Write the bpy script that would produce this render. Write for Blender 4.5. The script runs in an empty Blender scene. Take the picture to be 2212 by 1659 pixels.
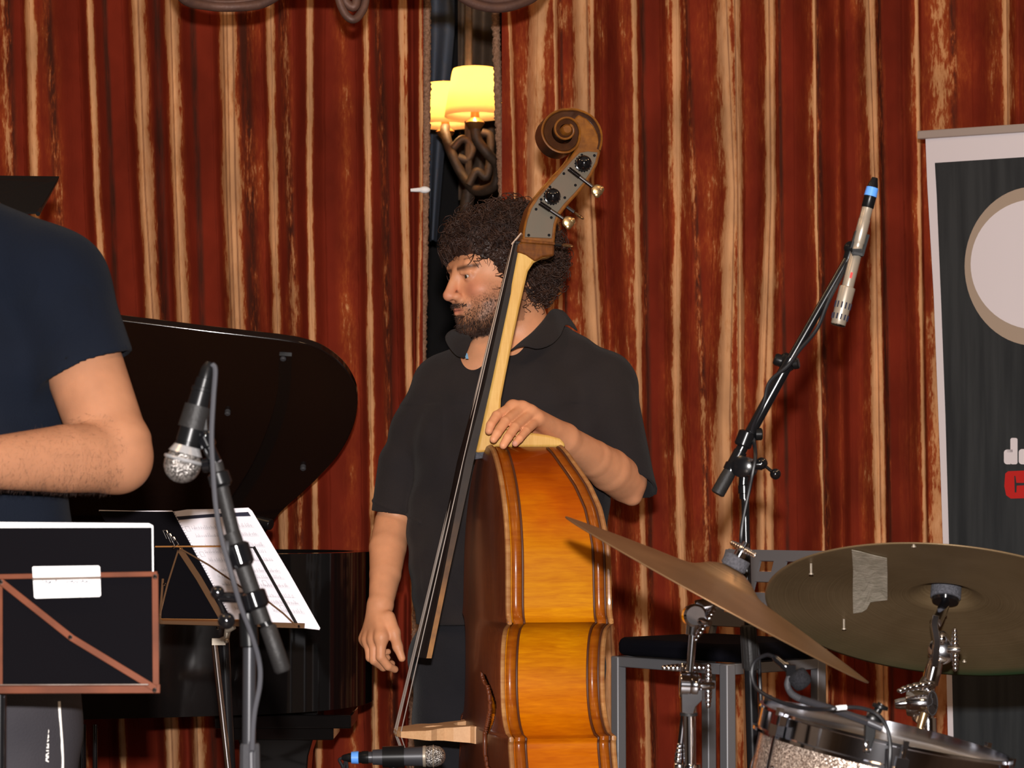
import bpy, bmesh, math, random
import numpy as np
from mathutils import Vector, Matrix
random.seed(7); RNG = np.random.default_rng(7)
SC = bpy.context.scene
COL = SC.collection
PI = math.pi

# ------------------------------------------------------------------ camera
CAM_H, PITCH, FPX = 1.1, math.radians(3.0), 5370.0
cam = bpy.data.cameras.new('camera'); camo = bpy.data.objects.new('camera', cam); COL.objects.link(camo)
cam.sensor_fit = 'HORIZONTAL'; cam.sensor_width = 17.3; cam.lens = FPX / 2212 * 17.3
camo.location = (0, 0, CAM_H); camo.rotation_euler = (math.radians(90) + PITCH, 0, 0)
cam.clip_start = 0.05; cam.clip_end = 60
cam.dof.use_dof = True; cam.dof.focus_distance = 4.7; cam.dof.aperture_fstop = 6.3
SC.camera = camo

# ------------------------------------------------------------------ world, lights, exposure
SC.view_settings.view_transform = 'Standard'; SC.view_settings.look = 'None'
SC.view_settings.exposure = 0.0; SC.view_settings.gamma = 1.0; SC.view_settings.use_curve_mapping = False
wd = bpy.data.worlds.new('world'); SC.world = wd; wd.use_nodes = True
wd.node_tree.nodes['Background'].inputs[0].default_value = (0.9, 0.62, 0.4, 1)
wd.node_tree.nodes['Background'].inputs[1].default_value = 0.05

def point_light(name, loc, watts, col, r=0.03):
    l = bpy.data.lights.new(name, 'POINT'); l.energy = watts; l.color = col; l.shadow_soft_size = r
    o = bpy.data.objects.new(name, l); COL.objects.link(o); o.location = loc; return o
def area_light(name, loc, target, watts, col, sx, sy):
    l = bpy.data.lights.new(name, 'AREA'); l.energy = watts; l.color = col; l.shape = 'RECTANGLE'; l.size = sx; l.size_y = sy
    o = bpy.data.objects.new(name, l); COL.objects.link(o); o.location = loc
    o.rotation_euler = (Vector(target) - Vector(loc)).to_track_quat('-Z', 'Y').to_euler(); return o
FLASH = area_light('camera_flash', (0.0, 0.02, CAM_H + 0.158), (0.0, 5.0, 1.5), 218, (1.0, 0.95, 0.92), 0.055, 0.035)
# unseen ceiling lamps, added for a warm glow and glints on chrome
for i, (x, y) in enumerate([(-1.7, 2.2), (1.6, 2.4), (0.1, -1.0), (-2.2, 4.6), (2.2, 4.4)]):
    area_light('added_lamp', (x, y, 3.45), (x * 0.8, y + 0.9, 0), 15, (1.0, 0.62, 0.32), 0.5, 0.5)

# ------------------------------------------------------------------ pixel to world (used while laying things out at real depths)
CP, SP = math.cos(PITCH), math.sin(PITCH)
CAMV = np.array([0, 0, CAM_H])
def ray(px, py):
    x = (px - 1106) / FPX; y = (829.5 - py) / FPX
    return np.array([x, CP - SP * y, SP + CP * y])
def W(px, py, Y):
    r = ray(px, py); return CAMV + r * (Y / r[1])
def Wp(px, py, P0, n):
    r = ray(px, py); n = np.asarray(n, float); P0 = np.asarray(P0, float)
    return CAMV + r * (np.dot(P0 - CAMV, n) / np.dot(r, n))
def to_px(P):
    P = np.asarray(P, float) - CAMV
    f = P[..., 1] * CP + P[..., 2] * SP; u = -P[..., 1] * SP + P[..., 2] * CP
    return 1106 + FPX * P[..., 0] / f, 829.5 - FPX * u / f
V = lambda *a: np.array(a, float)
def nrm(v):
    v = np.asarray(v, float); return v / (np.linalg.norm(v) + 1e-12)
def frame(d):
    d = nrm(d); a = V(0, 0, 1) if abs(d[2]) < 0.9 else V(1, 0, 0)
    u = nrm(np.cross(d, a)); v = np.cross(d, u); return u, v
def spline(pts, n=8):
    pts = [np.asarray(p, float) for p in pts]
    if len(pts) < 3: return pts
    P = [2 * pts[0] - pts[1]] + pts + [2 * pts[-1] - pts[-2]]; out = []
    for i in range(1, len(P) - 2):
        for k in range(n):
            t = k / n; a, b, c, d = P[i - 1], P[i], P[i + 1], P[i + 2]
            out.append(0.5 * ((2 * b) + (c - a) * t + (2 * a - 5 * b + 4 * c - d) * t * t + (3 * b - a - 3 * c + d) * t ** 3))
    out.append(pts[-1]); return out

# ------------------------------------------------------------------ mesh builder
class G:
    def __init__(s): s.v = []; s.f = []
    def add(s, vs, fs):
        n = len(s.v); s.v.extend([tuple(map(float, q)) for q in vs]); s.f.extend([tuple(i + n for i in f) for f in fs]); return s
    def box(s, c, sz, ax=None):
        ax = ax if ax is not None else (V(1, 0, 0), V(0, 1, 0), V(0, 0, 1)); c = np.asarray(c, float)
        vs = [c + ax[0] * i * sz[0] / 2 + ax[1] * j * sz[1] / 2 + ax[2] * k * sz[2] / 2 for i in (-1, 1) for j in (-1, 1) for k in (-1, 1)]
        return s.add(vs, [(0, 1, 3, 2), (4, 6, 7, 5), (0, 4, 5, 1), (2, 3, 7, 6), (0, 2, 6, 4), (1, 5, 7, 3)])
    def tube(s, path, r, seg=10, cap=True, flat=None):
        path = [np.asarray(p, float) for p in path]; n = len(path)
        rr = [r] * n if np.isscalar(r) else list(np.interp(np.linspace(0, 1, n), np.linspace(0, 1, len(r)), r))
        u = None; vs = []
        for i in range(n):
            d = nrm(path[min(i + 1, n - 1)] - path[max(i - 1, 0)])
            if u is None: u, w = frame(d)
            u = nrm(u - d * np.dot(u, d)); w = np.cross(d, u)
            for k in range(seg):
                a = 2 * PI * k / seg; vs.append(path[i] + rr[i] * (u * math.cos(a) + w * math.sin(a)))
        fs = [(i * seg + k, i * seg + (k + 1) % seg, (i + 1) * seg + (k + 1) % seg, (i + 1) * seg + k) for i in range(n - 1) for k in range(seg)]
        if cap: fs += [tuple(range(seg))[::-1], tuple(range((n - 1) * seg, n * seg))]
        return s.add(vs, fs)
    def lathe(s, p0, p1, prof, seg=24, cap=True):
        p0 = np.asarray(p0, float); d = np.asarray(p1, float) - p0; u, w = frame(d); vs = []
        for t, r in prof:
            for k in range(seg):
                a = 2 * PI * k / seg; vs.append(p0 + d * t + r * (u * math.cos(a) + w * math.sin(a)))
        n = len(prof)
        fs = [(i * seg + k, i * seg + (k + 1) % seg, (i + 1) * seg + (k + 1) % seg, (i + 1) * seg + k) for i in range(n - 1) for k in range(seg)]
        if cap: fs += [tuple(range(seg))[::-1], tuple(range((n - 1) * seg, n * seg))]
        return s.add(vs, fs)
    def ball(s, c, r, seg=14, rings=9, ax=None, sc=(1, 1, 1)):
        c = np.asarray(c, float); ax = ax if ax is not None else (V(1, 0, 0), V(0, 1, 0), V(0, 0, 1)); vs = []
        for i in range(rings + 1):
            t = PI * i / rings
            for k in range(seg):
                a = 2 * PI * k / seg
                q = (math.sin(t) * math.cos(a) * sc[0], math.sin(t) * math.sin(a) * sc[1], math.cos(t) * sc[2])
                vs.append(c + r * (ax[0] * q[0] + ax[1] * q[1] + ax[2] * q[2]))
        return s.add(vs, [(i * seg + k, (i + 1) * seg + k, (i + 1) * seg + (k + 1) % seg, i * seg + (k + 1) % seg) for i in range(rings) for k in range(seg)])
    def prism(s, pts, ext):
        pts = [np.asarray(p, float) for p in pts]; n = len(pts); ext = np.asarray(ext, float)
        return s.add(pts + [p + ext for p in pts], [tuple(range(n))[::-1], tuple(range(n, 2 * n))] + [(i, (i + 1) % n, n + (i + 1) % n, n + i) for i in range(n)])
    def torus(s, c, axis, R, r, seg=32, sub=8):
        u, w = frame(axis); c = np.asarray(c, float)
        pth = [c + R * (u * math.cos(2 * PI * k / seg) + w * math.sin(2 * PI * k / seg)) for k in range(seg)]
        vs = []; ax = nrm(axis)
        for k in range(seg):
            rd = nrm(pth[k] - c)
            for j in range(sub):
                a = 2 * PI * j / sub; vs.append(pth[k] + r * (rd * math.cos(a) + ax * math.sin(a)))
        return s.add(vs, [(k * sub + j, k * sub + (j + 1) % sub, ((k + 1) % seg) * sub + (j + 1) % sub, ((k + 1) % seg) * sub + j) for k in range(seg) for j in range(sub)])
    def grid(s, P):          # P: (n, m, 3)
        n, m = P.shape[:2]
        return s.add(P.reshape(-1, 3), [(i * m + j, i * m + j + 1, (i + 1) * m + j + 1, (i + 1) * m + j) for i in range(n - 1) for j in range(m - 1)])
    def strip(s, path, wdir, w, th):   # flat bar along path
        path = [np.asarray(p, float) for p in path]; vs = []; n = len(path)
        for i in range(n):
            d = nrm(path[min(i + 1, n - 1)] - path[max(i - 1, 0)]); a = np.asarray(wdir, float); a = nrm(a - d * np.dot(a, d)); b = np.cross(d, a)
            for (x, y) in ((-1, -1), (1, -1), (1, 1), (-1, 1)): vs.append(path[i] + a * x * w / 2 + b * y * th / 2)
        fs = [(i * 4 + k, i * 4 + (k + 1) % 4, (i + 1) * 4 + (k + 1) % 4, (i + 1) * 4 + k) for i in range(n - 1) for k in range(4)]
        return s.add(vs, fs + [(3, 2, 1, 0), tuple(range((n - 1) * 4, n * 4))])

def world_loc(o):
    l = V(0, 0, 0)
    while o is not None: l = l + np.array(o.location); o = o.parent
    return l
def obj(name, g, m, parent=None, smooth=True, ang=38, bevel=0, solid=0, attr=None, sub=0, recalc=True):
    me = bpy.data.meshes.new(name)
    off = world_loc(parent)
    if isinstance(g, G): vs = np.array(g.v); fs = g.f
    else: vs, fs = g
    vs = np.asarray(vs) - off
    me.from_pydata([tuple(q) for q in vs] if len(vs) < 20000 else vs.tolist(), [], fs if isinstance(fs, list) else fs.tolist()); me.update()
    if recalc:
        bm = bmesh.new(); bm.from_mesh(me); bmesh.ops.recalc_face_normals(bm, faces=bm.faces); bm.to_mesh(me); bm.free()
    if attr:
        for k, a in attr.items():
            if a.ndim == 1: at = me.attributes.new(k, 'FLOAT', 'POINT'); at.data.foreach_set('value', a.astype(np.float32))
            else: at = me.attributes.new(k, 'FLOAT_COLOR', 'POINT'); at.data.foreach_set('color', a.astype(np.float32).ravel())
    me.materials.append(m)
    if smooth: me.shade_smooth(); me.set_sharp_from_angle(angle=math.radians(ang))
    o = bpy.data.objects.new(name, me); COL.objects.link(o)
    if parent is not None: o.parent = parent
    if solid:
        md = o.modifiers.new('solid', 'SOLIDIFY'); md.thickness = solid; md.offset = 0
    if bevel:
        md = o.modifiers.new('bevel', 'BEVEL'); md.width = bevel; md.segments = 2; md.limit_method = 'ANGLE'; md.angle_limit = math.radians(40)
    if sub:
        md = o.modifiers.new('subd', 'SUBSURF'); md.levels = sub; md.render_levels = sub
    return o
def thing(name, label, cat, loc=(0, 0, 0), group=None):
    o = bpy.data.objects.new(name, None); COL.objects.link(o); o.location = tuple(map(float, loc)); o.empty_display_size = 0.05
    return tag(o, label, cat, group)
def tag(o, label, cat, group=None, kind=None):
    if label: o['label'] = label
    if cat: o['category'] = cat
    if group: o['group'] = group
    if kind: o['kind'] = kind
    return o
def struct(name, g, m, **k):
    o = obj(name, g, m, **k); o['kind'] = 'structure'; return o

# ------------------------------------------------------------------ materials
def lin(c):   # sRGB 0-255 to linear
    return tuple((x / 255 / 12.92 if x / 255 <= 0.04045 else ((x / 255 + 0.055) / 1.055) ** 2.4) for x in c)
def nodes(name):
    m = bpy.data.materials.new(name); m.use_nodes = True; nt = m.node_tree; return m, nt, nt.nodes, nt.links, nt.nodes['Principled BSDF']
def mat(name, col, rough=0.5, metal=0.0, coat=0.0, var=None, vs=8.0, vscale=(1, 1, 1), bump=0.0, bs=60.0, spec=0.5, sheen=0.0, sub=0.0, rvar=0.0, dist=0.002, crease=0.0):
    m, nt, N, L, b = nodes(name)
    b.inputs['Base Color'].default_value = (*col, 1); b.inputs['Roughness'].default_value = rough; b.inputs['Metallic'].default_value = metal
    b.inputs['Coat Weight'].default_value = coat; b.inputs['Coat Roughness'].default_value = 0.08; b.inputs['Specular IOR Level'].default_value = spec
    b.inputs['Sheen Weight'].default_value = sheen
    if sub:
        b.inputs['Subsurface Weight'].default_value = sub; b.inputs['Subsurface Radius'].default_value = (1, 0.35, 0.2); b.inputs['Subsurface Scale'].default_value = 0.008
    tc = N.new('ShaderNodeTexCoord'); mp = N.new('ShaderNodeMapping'); mp.inputs['Scale'].default_value = vscale; L.new(tc.outputs['Object'], mp.inputs[0])
    if var is not None:
        nz = N.new('ShaderNodeTexNoise'); nz.inputs['Scale'].default_value = vs; nz.inputs['Detail'].default_value = 6; L.new(mp.outputs[0], nz.inputs[0])
        rp = N.new('ShaderNodeValToRGB'); rp.color_ramp.elements[0].position = 0.35; rp.color_ramp.elements[1].position = 0.65
        rp.color_ramp.elements[0].color = (*col, 1); rp.color_ramp.elements[1].color = (*var, 1)
        L.new(nz.outputs[0], rp.inputs[0]); L.new(rp.outputs[0], b.inputs['Base Color'])
        if rvar:
            mr = N.new('ShaderNodeMapRange'); mr.inputs[1].default_value = 0.3; mr.inputs[2].default_value = 0.7
            mr.inputs[3].default_value = max(0.02, rough - rvar); mr.inputs[4].default_value = rough + rvar; L.new(nz.outputs[0], mr.inputs[0]); L.new(mr.outputs[0], b.inputs['Roughness'])
    if bump:
        nb = N.new('ShaderNodeTexNoise'); nb.inputs['Scale'].default_value = bs; nb.inputs['Detail'].default_value = 4; L.new(mp.outputs[0], nb.inputs[0])
        bp = N.new('ShaderNodeBump'); bp.inputs['Strength'].default_value = bump; bp.inputs['Distance'].default_value = dist; L.new(nb.outputs[0], bp.inputs['Height']); L.new(bp.outputs[0], b.inputs['Normal'])
        if crease:       # soft cloth creases
            m2 = N.new('ShaderNodeMapping'); m2.inputs['Scale'].default_value = (1.3, 1, .55); m2.inputs['Rotation'].default_value = (0, .5, 0); L.new(tc.outputs['Object'], m2.inputs[0])
            n2 = N.new('ShaderNodeTexNoise'); n2.inputs['Scale'].default_value = 5; n2.inputs['Detail'].default_value = 1.2; n2.inputs['Distortion'].default_value = .8; L.new(m2.outputs[0], n2.inputs[0])
            ab_ = N.new('ShaderNodeMath'); ab_.operation = 'PINGPONG'; ab_.inputs[1].default_value = .5; s2 = N.new('ShaderNodeMath'); s2.operation = 'MULTIPLY'; s2.inputs[1].default_value = 2.6; L.new(n2.outputs[0], s2.inputs[0]); L.new(s2.outputs[0], ab_.inputs[0])
            b2_ = N.new('ShaderNodeBump'); b2_.inputs['Strength'].default_value = crease; b2_.inputs['Distance'].default_value = .03; L.new(ab_.outputs[0], b2_.inputs['Height']); L.new(bp.outputs[0], b2_.inputs['Normal']); L.new(b2_.outputs[0], b.inputs['Normal'])
    return m

M = {}
M['black_plastic'] = mat('black_plastic', (0.006, 0.006, 0.0065), 0.3, spec=.22)
M['black_matte'] = mat('black_matte', (0.005, 0.005, 0.006), 0.7, bump=0.2, bs=300, spec=.1)
M['black_card'] = mat('black_card', (0.0035, 0.0030, 0.0042), 0.75, spec=.03)
M['rubber'] = mat('rubber', (0.014, 0.013, 0.013), 0.55, bump=0.3, bs=200, spec=.3)
M['grey_rubber'] = mat('grey_rubber', (0.045, 0.045, 0.05), 0.6, bump=0.2, bs=200, spec=.3)
M['chrome'] = mat('chrome', (0.80, 0.81, 0.86), 0.09, 1.0, var=(0.66, 0.67, 0.72), vs=30)
M['dull_chrome'] = mat('dull_chrome', (0.5, 0.42, 0.38), 0.28, 1.0, var=(0.32, 0.24, 0.2), vs=25)
M['copper_bar'] = mat('copper_bar', (0.15, 0.046, 0.023), 0.42, 0.15, var=(0.10, 0.032, 0.017), vs=18, spec=.12)
M['steel_dark'] = mat('steel_dark', (0.10, 0.095, 0.10), 0.25, 1.0)
M['black_chrome'] = mat('black_chrome', (0.005, 0.005, 0.006), 0.1, spec=.7)
M['silver_paint'] = mat('silver_paint', (0.20, 0.20, 0.215), 0.45, 0.35)
M['felt_grey'] = mat('felt_grey', (0.05, 0.05, 0.06), 0.95, bump=1.0, bs=500, var=(0.09, 0.09, 0.105), vs=300)
M['foam'] = mat('foam', (0.012, 0.012, 0.014), 1.0, spec=.1, bump=1.0, bs=700, var=(0.024, 0.024, 0.028), vs=500)
M['blue_ring'] = mat('blue_ring', (0.10, 0.32, 0.85), 0.4)
M['paper'] = mat('paper', (0.80, 0.76, 0.82), 0.7)
M['white_card'] = mat('white_card', (0.93, 0.93, 0.95), 0.6)
M['ink'] = mat('ink', (0.018, 0.018, 0.035), 0.6, spec=.2)
M['gold_bar'] = mat('gold_bar', (0.55, 0.25, 0.08), 0.35, 0.8)
M['stone_floor'] = mat('stage_floor', (0.05, 0.03, 0.02), 0.5, var=(0.08, 0.05, 0.03), vs=4)
M['hall_wall'] = mat('hall_wall', (0.20, 0.15, 0.11), 0.8, var=(0.15, 0.11, 0.08), vs=2, bump=0.2)
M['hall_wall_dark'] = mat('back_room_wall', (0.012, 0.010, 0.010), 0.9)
M['ceiling'] = mat('ceiling_plaster', (0.30, 0.26, 0.22), 0.9, bump=0.2)
M['rust_iron'] = mat('rust_iron', (0.13, 0.062, 0.043), 0.55, 0.3, var=(0.09, 0.045, 0.035), vs=30, bump=0.4, bs=90)
M['dark_iron'] = mat('dark_iron', (0.06, 0.035, 0.022), 0.6, 0.3, var=(0.09, 0.05, 0.03), vs=40, bump=0.6, bs=90)
# ------------------------------------------------------------------ signed-distance modelling for bodies and clothes
def smin(a, b, k):
    if k <= 0: return np.minimum(a, b)
    h = np.clip(0.5 + 0.5 * (b - a) / k, 0, 1); return b * (1 - h) + a * h - k * h * (1 - h)
def smax(a, b, k): return -smin(-a, -b, k)
class SDF:
    def __init__(s): s.ops = []
    def cone(s, a, b, r1, r2, k=0.02, op='u'): s.ops.append((op, 'c', (np.asarray(a, float), np.asarray(b, float), r1, r2), k)); return s
    def chain(s, pts, rs, k=0.01):
        for i in range(len(pts) - 1): s.cone(pts[i], pts[i + 1], rs[i], rs[i + 1], k)
        return s
    def ell(s, c, r, k=0.02, R=None, op='u'): s.ops.append((op, 'e', (np.asarray(c, float), np.asarray(r, float), R), k)); return s
    def sleeve(s, a, b, r1, r2, pt, n, ri, k=.03):
        a = np.asarray(a, float); b = np.asarray(b, float); n = nrm(n); ba = b - a; ll = ba @ ba
        def f(P):
            pa = P - a; h = np.clip(pa @ ba / ll, 0, 1.25); dd = np.sqrt(((pa - h[:, None] * ba) ** 2).sum(1))
            o = dd - (r1 + (r2 - r1) * np.clip(h, 0, 1)); pl = (P - pt) @ n; e = np.maximum(o, pl)
            return np.maximum(e, -np.maximum(dd - ri, -(pl + .035)))
        s.ops.append(('u', 'f', f, k)); return s
    def plane(s, p, n, k=0.0, near=None): s.ops.append(('i', 'p', (np.asarray(p, float), nrm(n), near), k)); return s   # keep side opposite n
    def fn(s, f, k=0, op='add'): s.ops.append((op, 'f', f, k)); return s
    def prep(s):
        B = []
        for op, kind, a, k in s.ops:
            if op in 'us' and kind == 'c': B.append((*((a[0] + a[1]) / 2), np.linalg.norm(a[1] - a[0]) / 2 + max(a[2], a[3])))
            elif op in 'us' and kind == 'e': B.append((*a[0], a[1].max()))
            else: B.append((0, 0, 0, 99))
        s.B = np.array(B)
    def __call__(s, P):
        if len(P) <= 5000: return s.ev(P, s.ops)
        if not hasattr(s, 'B') or len(s.B) != len(s.ops): s.prep()
        q = np.floor(P / .045).astype(np.int64) + 1000; o = np.argsort((q[:, 0] << 40) + (q[:, 1] << 20) + q[:, 2], kind='stable'); out = np.empty(len(P))
        for c in range(0, len(P), 3000):
            ix = o[c:c + 3000]; Q = P[ix]; lo_, hi_ = Q.min(0), Q.max(0); ctr = (lo_ + hi_) / 2; R = np.linalg.norm(hi_ - lo_) / 2
            keep = np.linalg.norm(s.B[:, :3] - ctr, axis=1) - s.B[:, 3] - R < .12
            out[ix] = s.ev(Q, [p for p, kk in zip(s.ops, keep) if kk])
        return out
    def ev(s, P, ops):
        d = np.full(len(P), 9.0)
        for op, kind, a, k in ops:
            if kind == 'c':
                ba = a[1] - a[0]; pa = P - a[0]; h = np.clip(pa @ ba / (ba @ ba + 1e-12), 0, 1)
                e = np.sqrt(((pa - h[:, None] * ba) ** 2).sum(1)) - (a[2] + (a[3] - a[2]) * h)
            elif kind == 'e':
                q = P - a[0]
                if a[2] is not None: q = q @ a[2]
                k0 = np.sqrt(((q / a[1]) ** 2).sum(1)); k1 = np.sqrt(((q / a[1] ** 2) ** 2).sum(1)) + 1e-9
                e = k0 * (k0 - 1) / k1; e = np.where(k0 < 1e-3, -a[1].min(), e)
            elif kind == 'p':
                e = (P - a[0]) @ a[1]
                if a[2] is not None: e = np.where(((P - a[2][0]) ** 2).sum(1) < a[2][1] ** 2, e, -1.0)
            else: e = a(P)
            if op == 'u': d = smin(d, e, k)
            elif op == 's': d = smax(d, -e, k)
            elif op == 'i': d = smax(d, e, k)
            else: d = d + e
        return d
def sdf_mesh(f, lo, hi, res, lv=5):
    lo = np.asarray(lo, float); hi = np.asarray(hi, float); L = res * 2 ** lv
    n = np.ceil((hi - lo) / L).astype(int); I = np.stack(np.meshgrid(*[np.arange(k) for k in n], indexing='ij'), -1).reshape(-1, 3)
    for l in range(lv + 1):
        s = res * 2 ** (lv - l)
        out = []
        for c in range(0, len(I), 200000):
            J = I[c:c + 200000]; d = f(lo + (J + 0.5) * s); out.append(J[np.abs(d) < s * 0.9 + 0.002 + 0.010 * (l < lv)])
        I = np.concatenate(out)
        if l < lv: I = (I[:, None, :] * 2 + np.array([[i, j, k] for i in (0, 1) for j in (0, 1) for k in (0, 1)])).reshape(-1, 3)
    key = lambda A: (A[:, 0].astype(np.int64) << 40) + (A[:, 1].astype(np.int64) << 20) + A[:, 2]
    OFF = np.array([[i, j, k] for i in (0, 1) for j in (0, 1) for k in (0, 1)])
    ck = key(I); o = np.argsort(ck); I = I[o]; ck = ck[o]
    allc = (I[:, None, :] + OFF).reshape(-1, 3); uk, first, inv = np.unique(key(allc), return_index=True, return_inverse=True)
    C = allc[first]; D = np.concatenate([f(lo + C[c:c + 200000] * res) for c in range(0, len(C), 200000)]); inv = inv.reshape(-1, 8)
    cd = D[inv]; act = (cd.min(1) < 0) & (cd.max(1) >= 0)
    EDG = [(0, 4), (1, 5), (2, 6), (3, 7), (0, 2), (1, 3), (4, 6), (5, 7), (0, 1), (2, 3), (4, 5), (6, 7)]
    acc = np.zeros((len(I), 3)); cnt = np.zeros(len(I))
    for a, b in EDG:
        da, db = cd[:, a], cd[:, b]; m = (da < 0) != (db < 0); t = np.where(m, da / np.where(m, da - db, 1), 0)
        acc += np.where(m[:, None], OFF[a] + (OFF[b] - OFF[a]) * t[:, None], 0); cnt += m
    vid = np.full(len(I), -1); vid[act] = np.arange(act.sum())
    VV = lo + (I[act] + acc[act] / cnt[act][:, None]) * res
    F = []
    for ax in range(3):
        e = np.zeros(3, int); e[ax] = 1; b1 = np.zeros(3, int); b1[(ax + 1) % 3] = 1; b2 = np.zeros(3, int); b2[(ax + 2) % 3] = 1
        i0 = cd[:, 0]; i1 = cd[:, {0: 4, 1: 2, 2: 1}[ax]]; m = (i0 < 0) != (i1 < 0)
        Q = I[m]; fl = (i0[m] < 0); ids = []
        for off in (0 * b1, b1, b1 + b2, b2):
            kk = key(Q - off); p = np.searchsorted(ck, kk); p = np.clip(p, 0, len(ck) - 1); ids.append(np.where(ck[p] == kk, vid[p], -1))
        ids = np.stack(ids, 1); ok = (ids >= 0).all(1); ids = ids[ok]; fl = fl[ok]
        ids[~fl] = ids[~fl][:, ::-1]; F.append(ids)
    F = np.concatenate(F)
    return VV, F
# ------------------------------------------------------------------ the hall
def wallbox(name, lo, hi, m):
    lo = V(*lo); hi = V(*hi); return struct(name, G().box((lo + hi) / 2, hi - lo), m, smooth=False)
wallbox('floor', (-4.2, -3.2, -0.06), (4.2, 10.2, 0), M['stone_floor'])
wallbox('ceiling', (-4.2, -3.2, 3.6), (4.2, 10.2, 3.7), M['ceiling'])
wallbox('wall_left', (-4.2, -3.2, 0), (-4.1, 10.2, 3.6), M['hall_wall'])
wallbox('wall_right', (4.1, -3.2, 0), (4.2, 10.2, 3.6), M['hall_wall'])
wallbox('wall_front', (-4.1, -3.2, 0), (4.1, -3.1, 3.6), M['hall_wall'])
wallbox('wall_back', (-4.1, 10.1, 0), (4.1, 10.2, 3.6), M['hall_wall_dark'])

# ------------------------------------------------------------------ velvet curtains
YC = 6.3
# (x at y=0, x at y=420, x at y=900, x at y=1650, half width, strength, patchiness 0..1)
ST = [(-40,-30,-20,0,10,1,.2),(3,22,40,60,9,.7,.9),(68,78,95,130,12,1,.25),(100,124,150,180,11,.6,.95),(195,212,240,270,7,1,.15),
 (298,316,345,375,13,1,.1),(372,385,405,432,13,1,.05),(492,502,520,540,18,1,.05),(540,548,556,565,16,.45,1),(584,592,604,632,9,1,.1),(612,626,640,655,9,.65,.9),
 (671,670,680,690,6,1,.05),(733,748,756,762,13,.55,1),(790,796,803,812,7,1,.1),(815,830,838,845,7,.5,.9),(867,871,885,905,6,1,.05),(877,880,892,912,3,.8,.1),(909,910,900,890,4,.9,.1),
 (1100,1113,1125,1140,4,1,.2),(1163,1152,1150,1160,20,1,.45),(1184,1190,1190,1200,10,.6,.9),(1198,1206,1215,1225,4,1,.1),(1253,1262,1290,1320,16,1,.35),(1278,1280,1300,1330,4,1,.1),
 (1369,1375,1382,1400,6,1,.1),(1345,1350,1362,1382,12,.42,.6),(1441,1449,1456,1485,6,.55,.4),(1460,1462,1461,1488,9,1,.1),(1479,1500,1522,1540,8,.6,1),
 (1560,1580,1562,1575,15,1,.3),(1590,1597,1600,1615,9,.95,.2),(1657,1660,1640,1650,7,1,.1),(1666,1668,1660,1668,8,.95,.3),(1757,1761,1772,1790,6,1,.15),(1745,1748,1785,1805,7,.5,.8),(1806,1808,1815,1822,8,.35,.6),
 (1875,1888,1890,1905,9,1,.1),(1883,1893,1903,1915,6,.9,.3),(1979,1985,1992,2005,5,1,.1),(1970,1974,1984,1995,7,.4,.5),(2037,2042,2030,2035,20,.85,.8),(2145,2140,2150,2160,10,.5,.9),(2168,2172,2180,2190,9,1,.3),(2250,2255,2260,2270,10,1,.2)]
DK = [(40,55),(162,172),(224,242),(258,262),(335,345),(412,425),(450,458),(560,572),(630,642),(700,712),(765,775),(845,850),(888,890),(1112,1121),(1135,1134),(1208,1217),(1230,1236),(1300,1310),(1388,1394),(1425,1430),(1490,1505),(1530,1540),(1605,1612),(1632,1634),(1683,1688),(1716,1718),(1765,1769),(1830,1834),(1850,1858),(1905,1915),(1950,1955),(1992,1998),(2070,2075),(2105,2108),(2200,2205)]
# strips of crushed dark pile, and thin creases, their shade painted as dark lines, inside the broad worn stripes (x at the same four heights, half width)
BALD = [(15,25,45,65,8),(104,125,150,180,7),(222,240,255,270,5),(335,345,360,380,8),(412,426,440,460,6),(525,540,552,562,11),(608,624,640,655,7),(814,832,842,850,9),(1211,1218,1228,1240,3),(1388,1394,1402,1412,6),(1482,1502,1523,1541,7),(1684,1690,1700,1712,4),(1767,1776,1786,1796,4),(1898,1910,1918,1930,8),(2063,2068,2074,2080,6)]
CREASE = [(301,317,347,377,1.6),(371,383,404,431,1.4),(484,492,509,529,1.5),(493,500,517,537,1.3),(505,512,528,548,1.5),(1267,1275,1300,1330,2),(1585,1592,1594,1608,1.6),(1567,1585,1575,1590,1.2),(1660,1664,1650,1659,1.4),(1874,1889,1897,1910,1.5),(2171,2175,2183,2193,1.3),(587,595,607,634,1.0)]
def pxline(s, py): return np.interp(py, [0, 420, 900, 1650], s[:4])
def noise1(n, sc, seed, amp=1.0):
    r = np.random.default_rng(seed); m = int(n * sc) + 4; return amp * np.interp(np.linspace(0, m - 1, n), np.arange(m), r.uniform(-1, 1, m))
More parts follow.
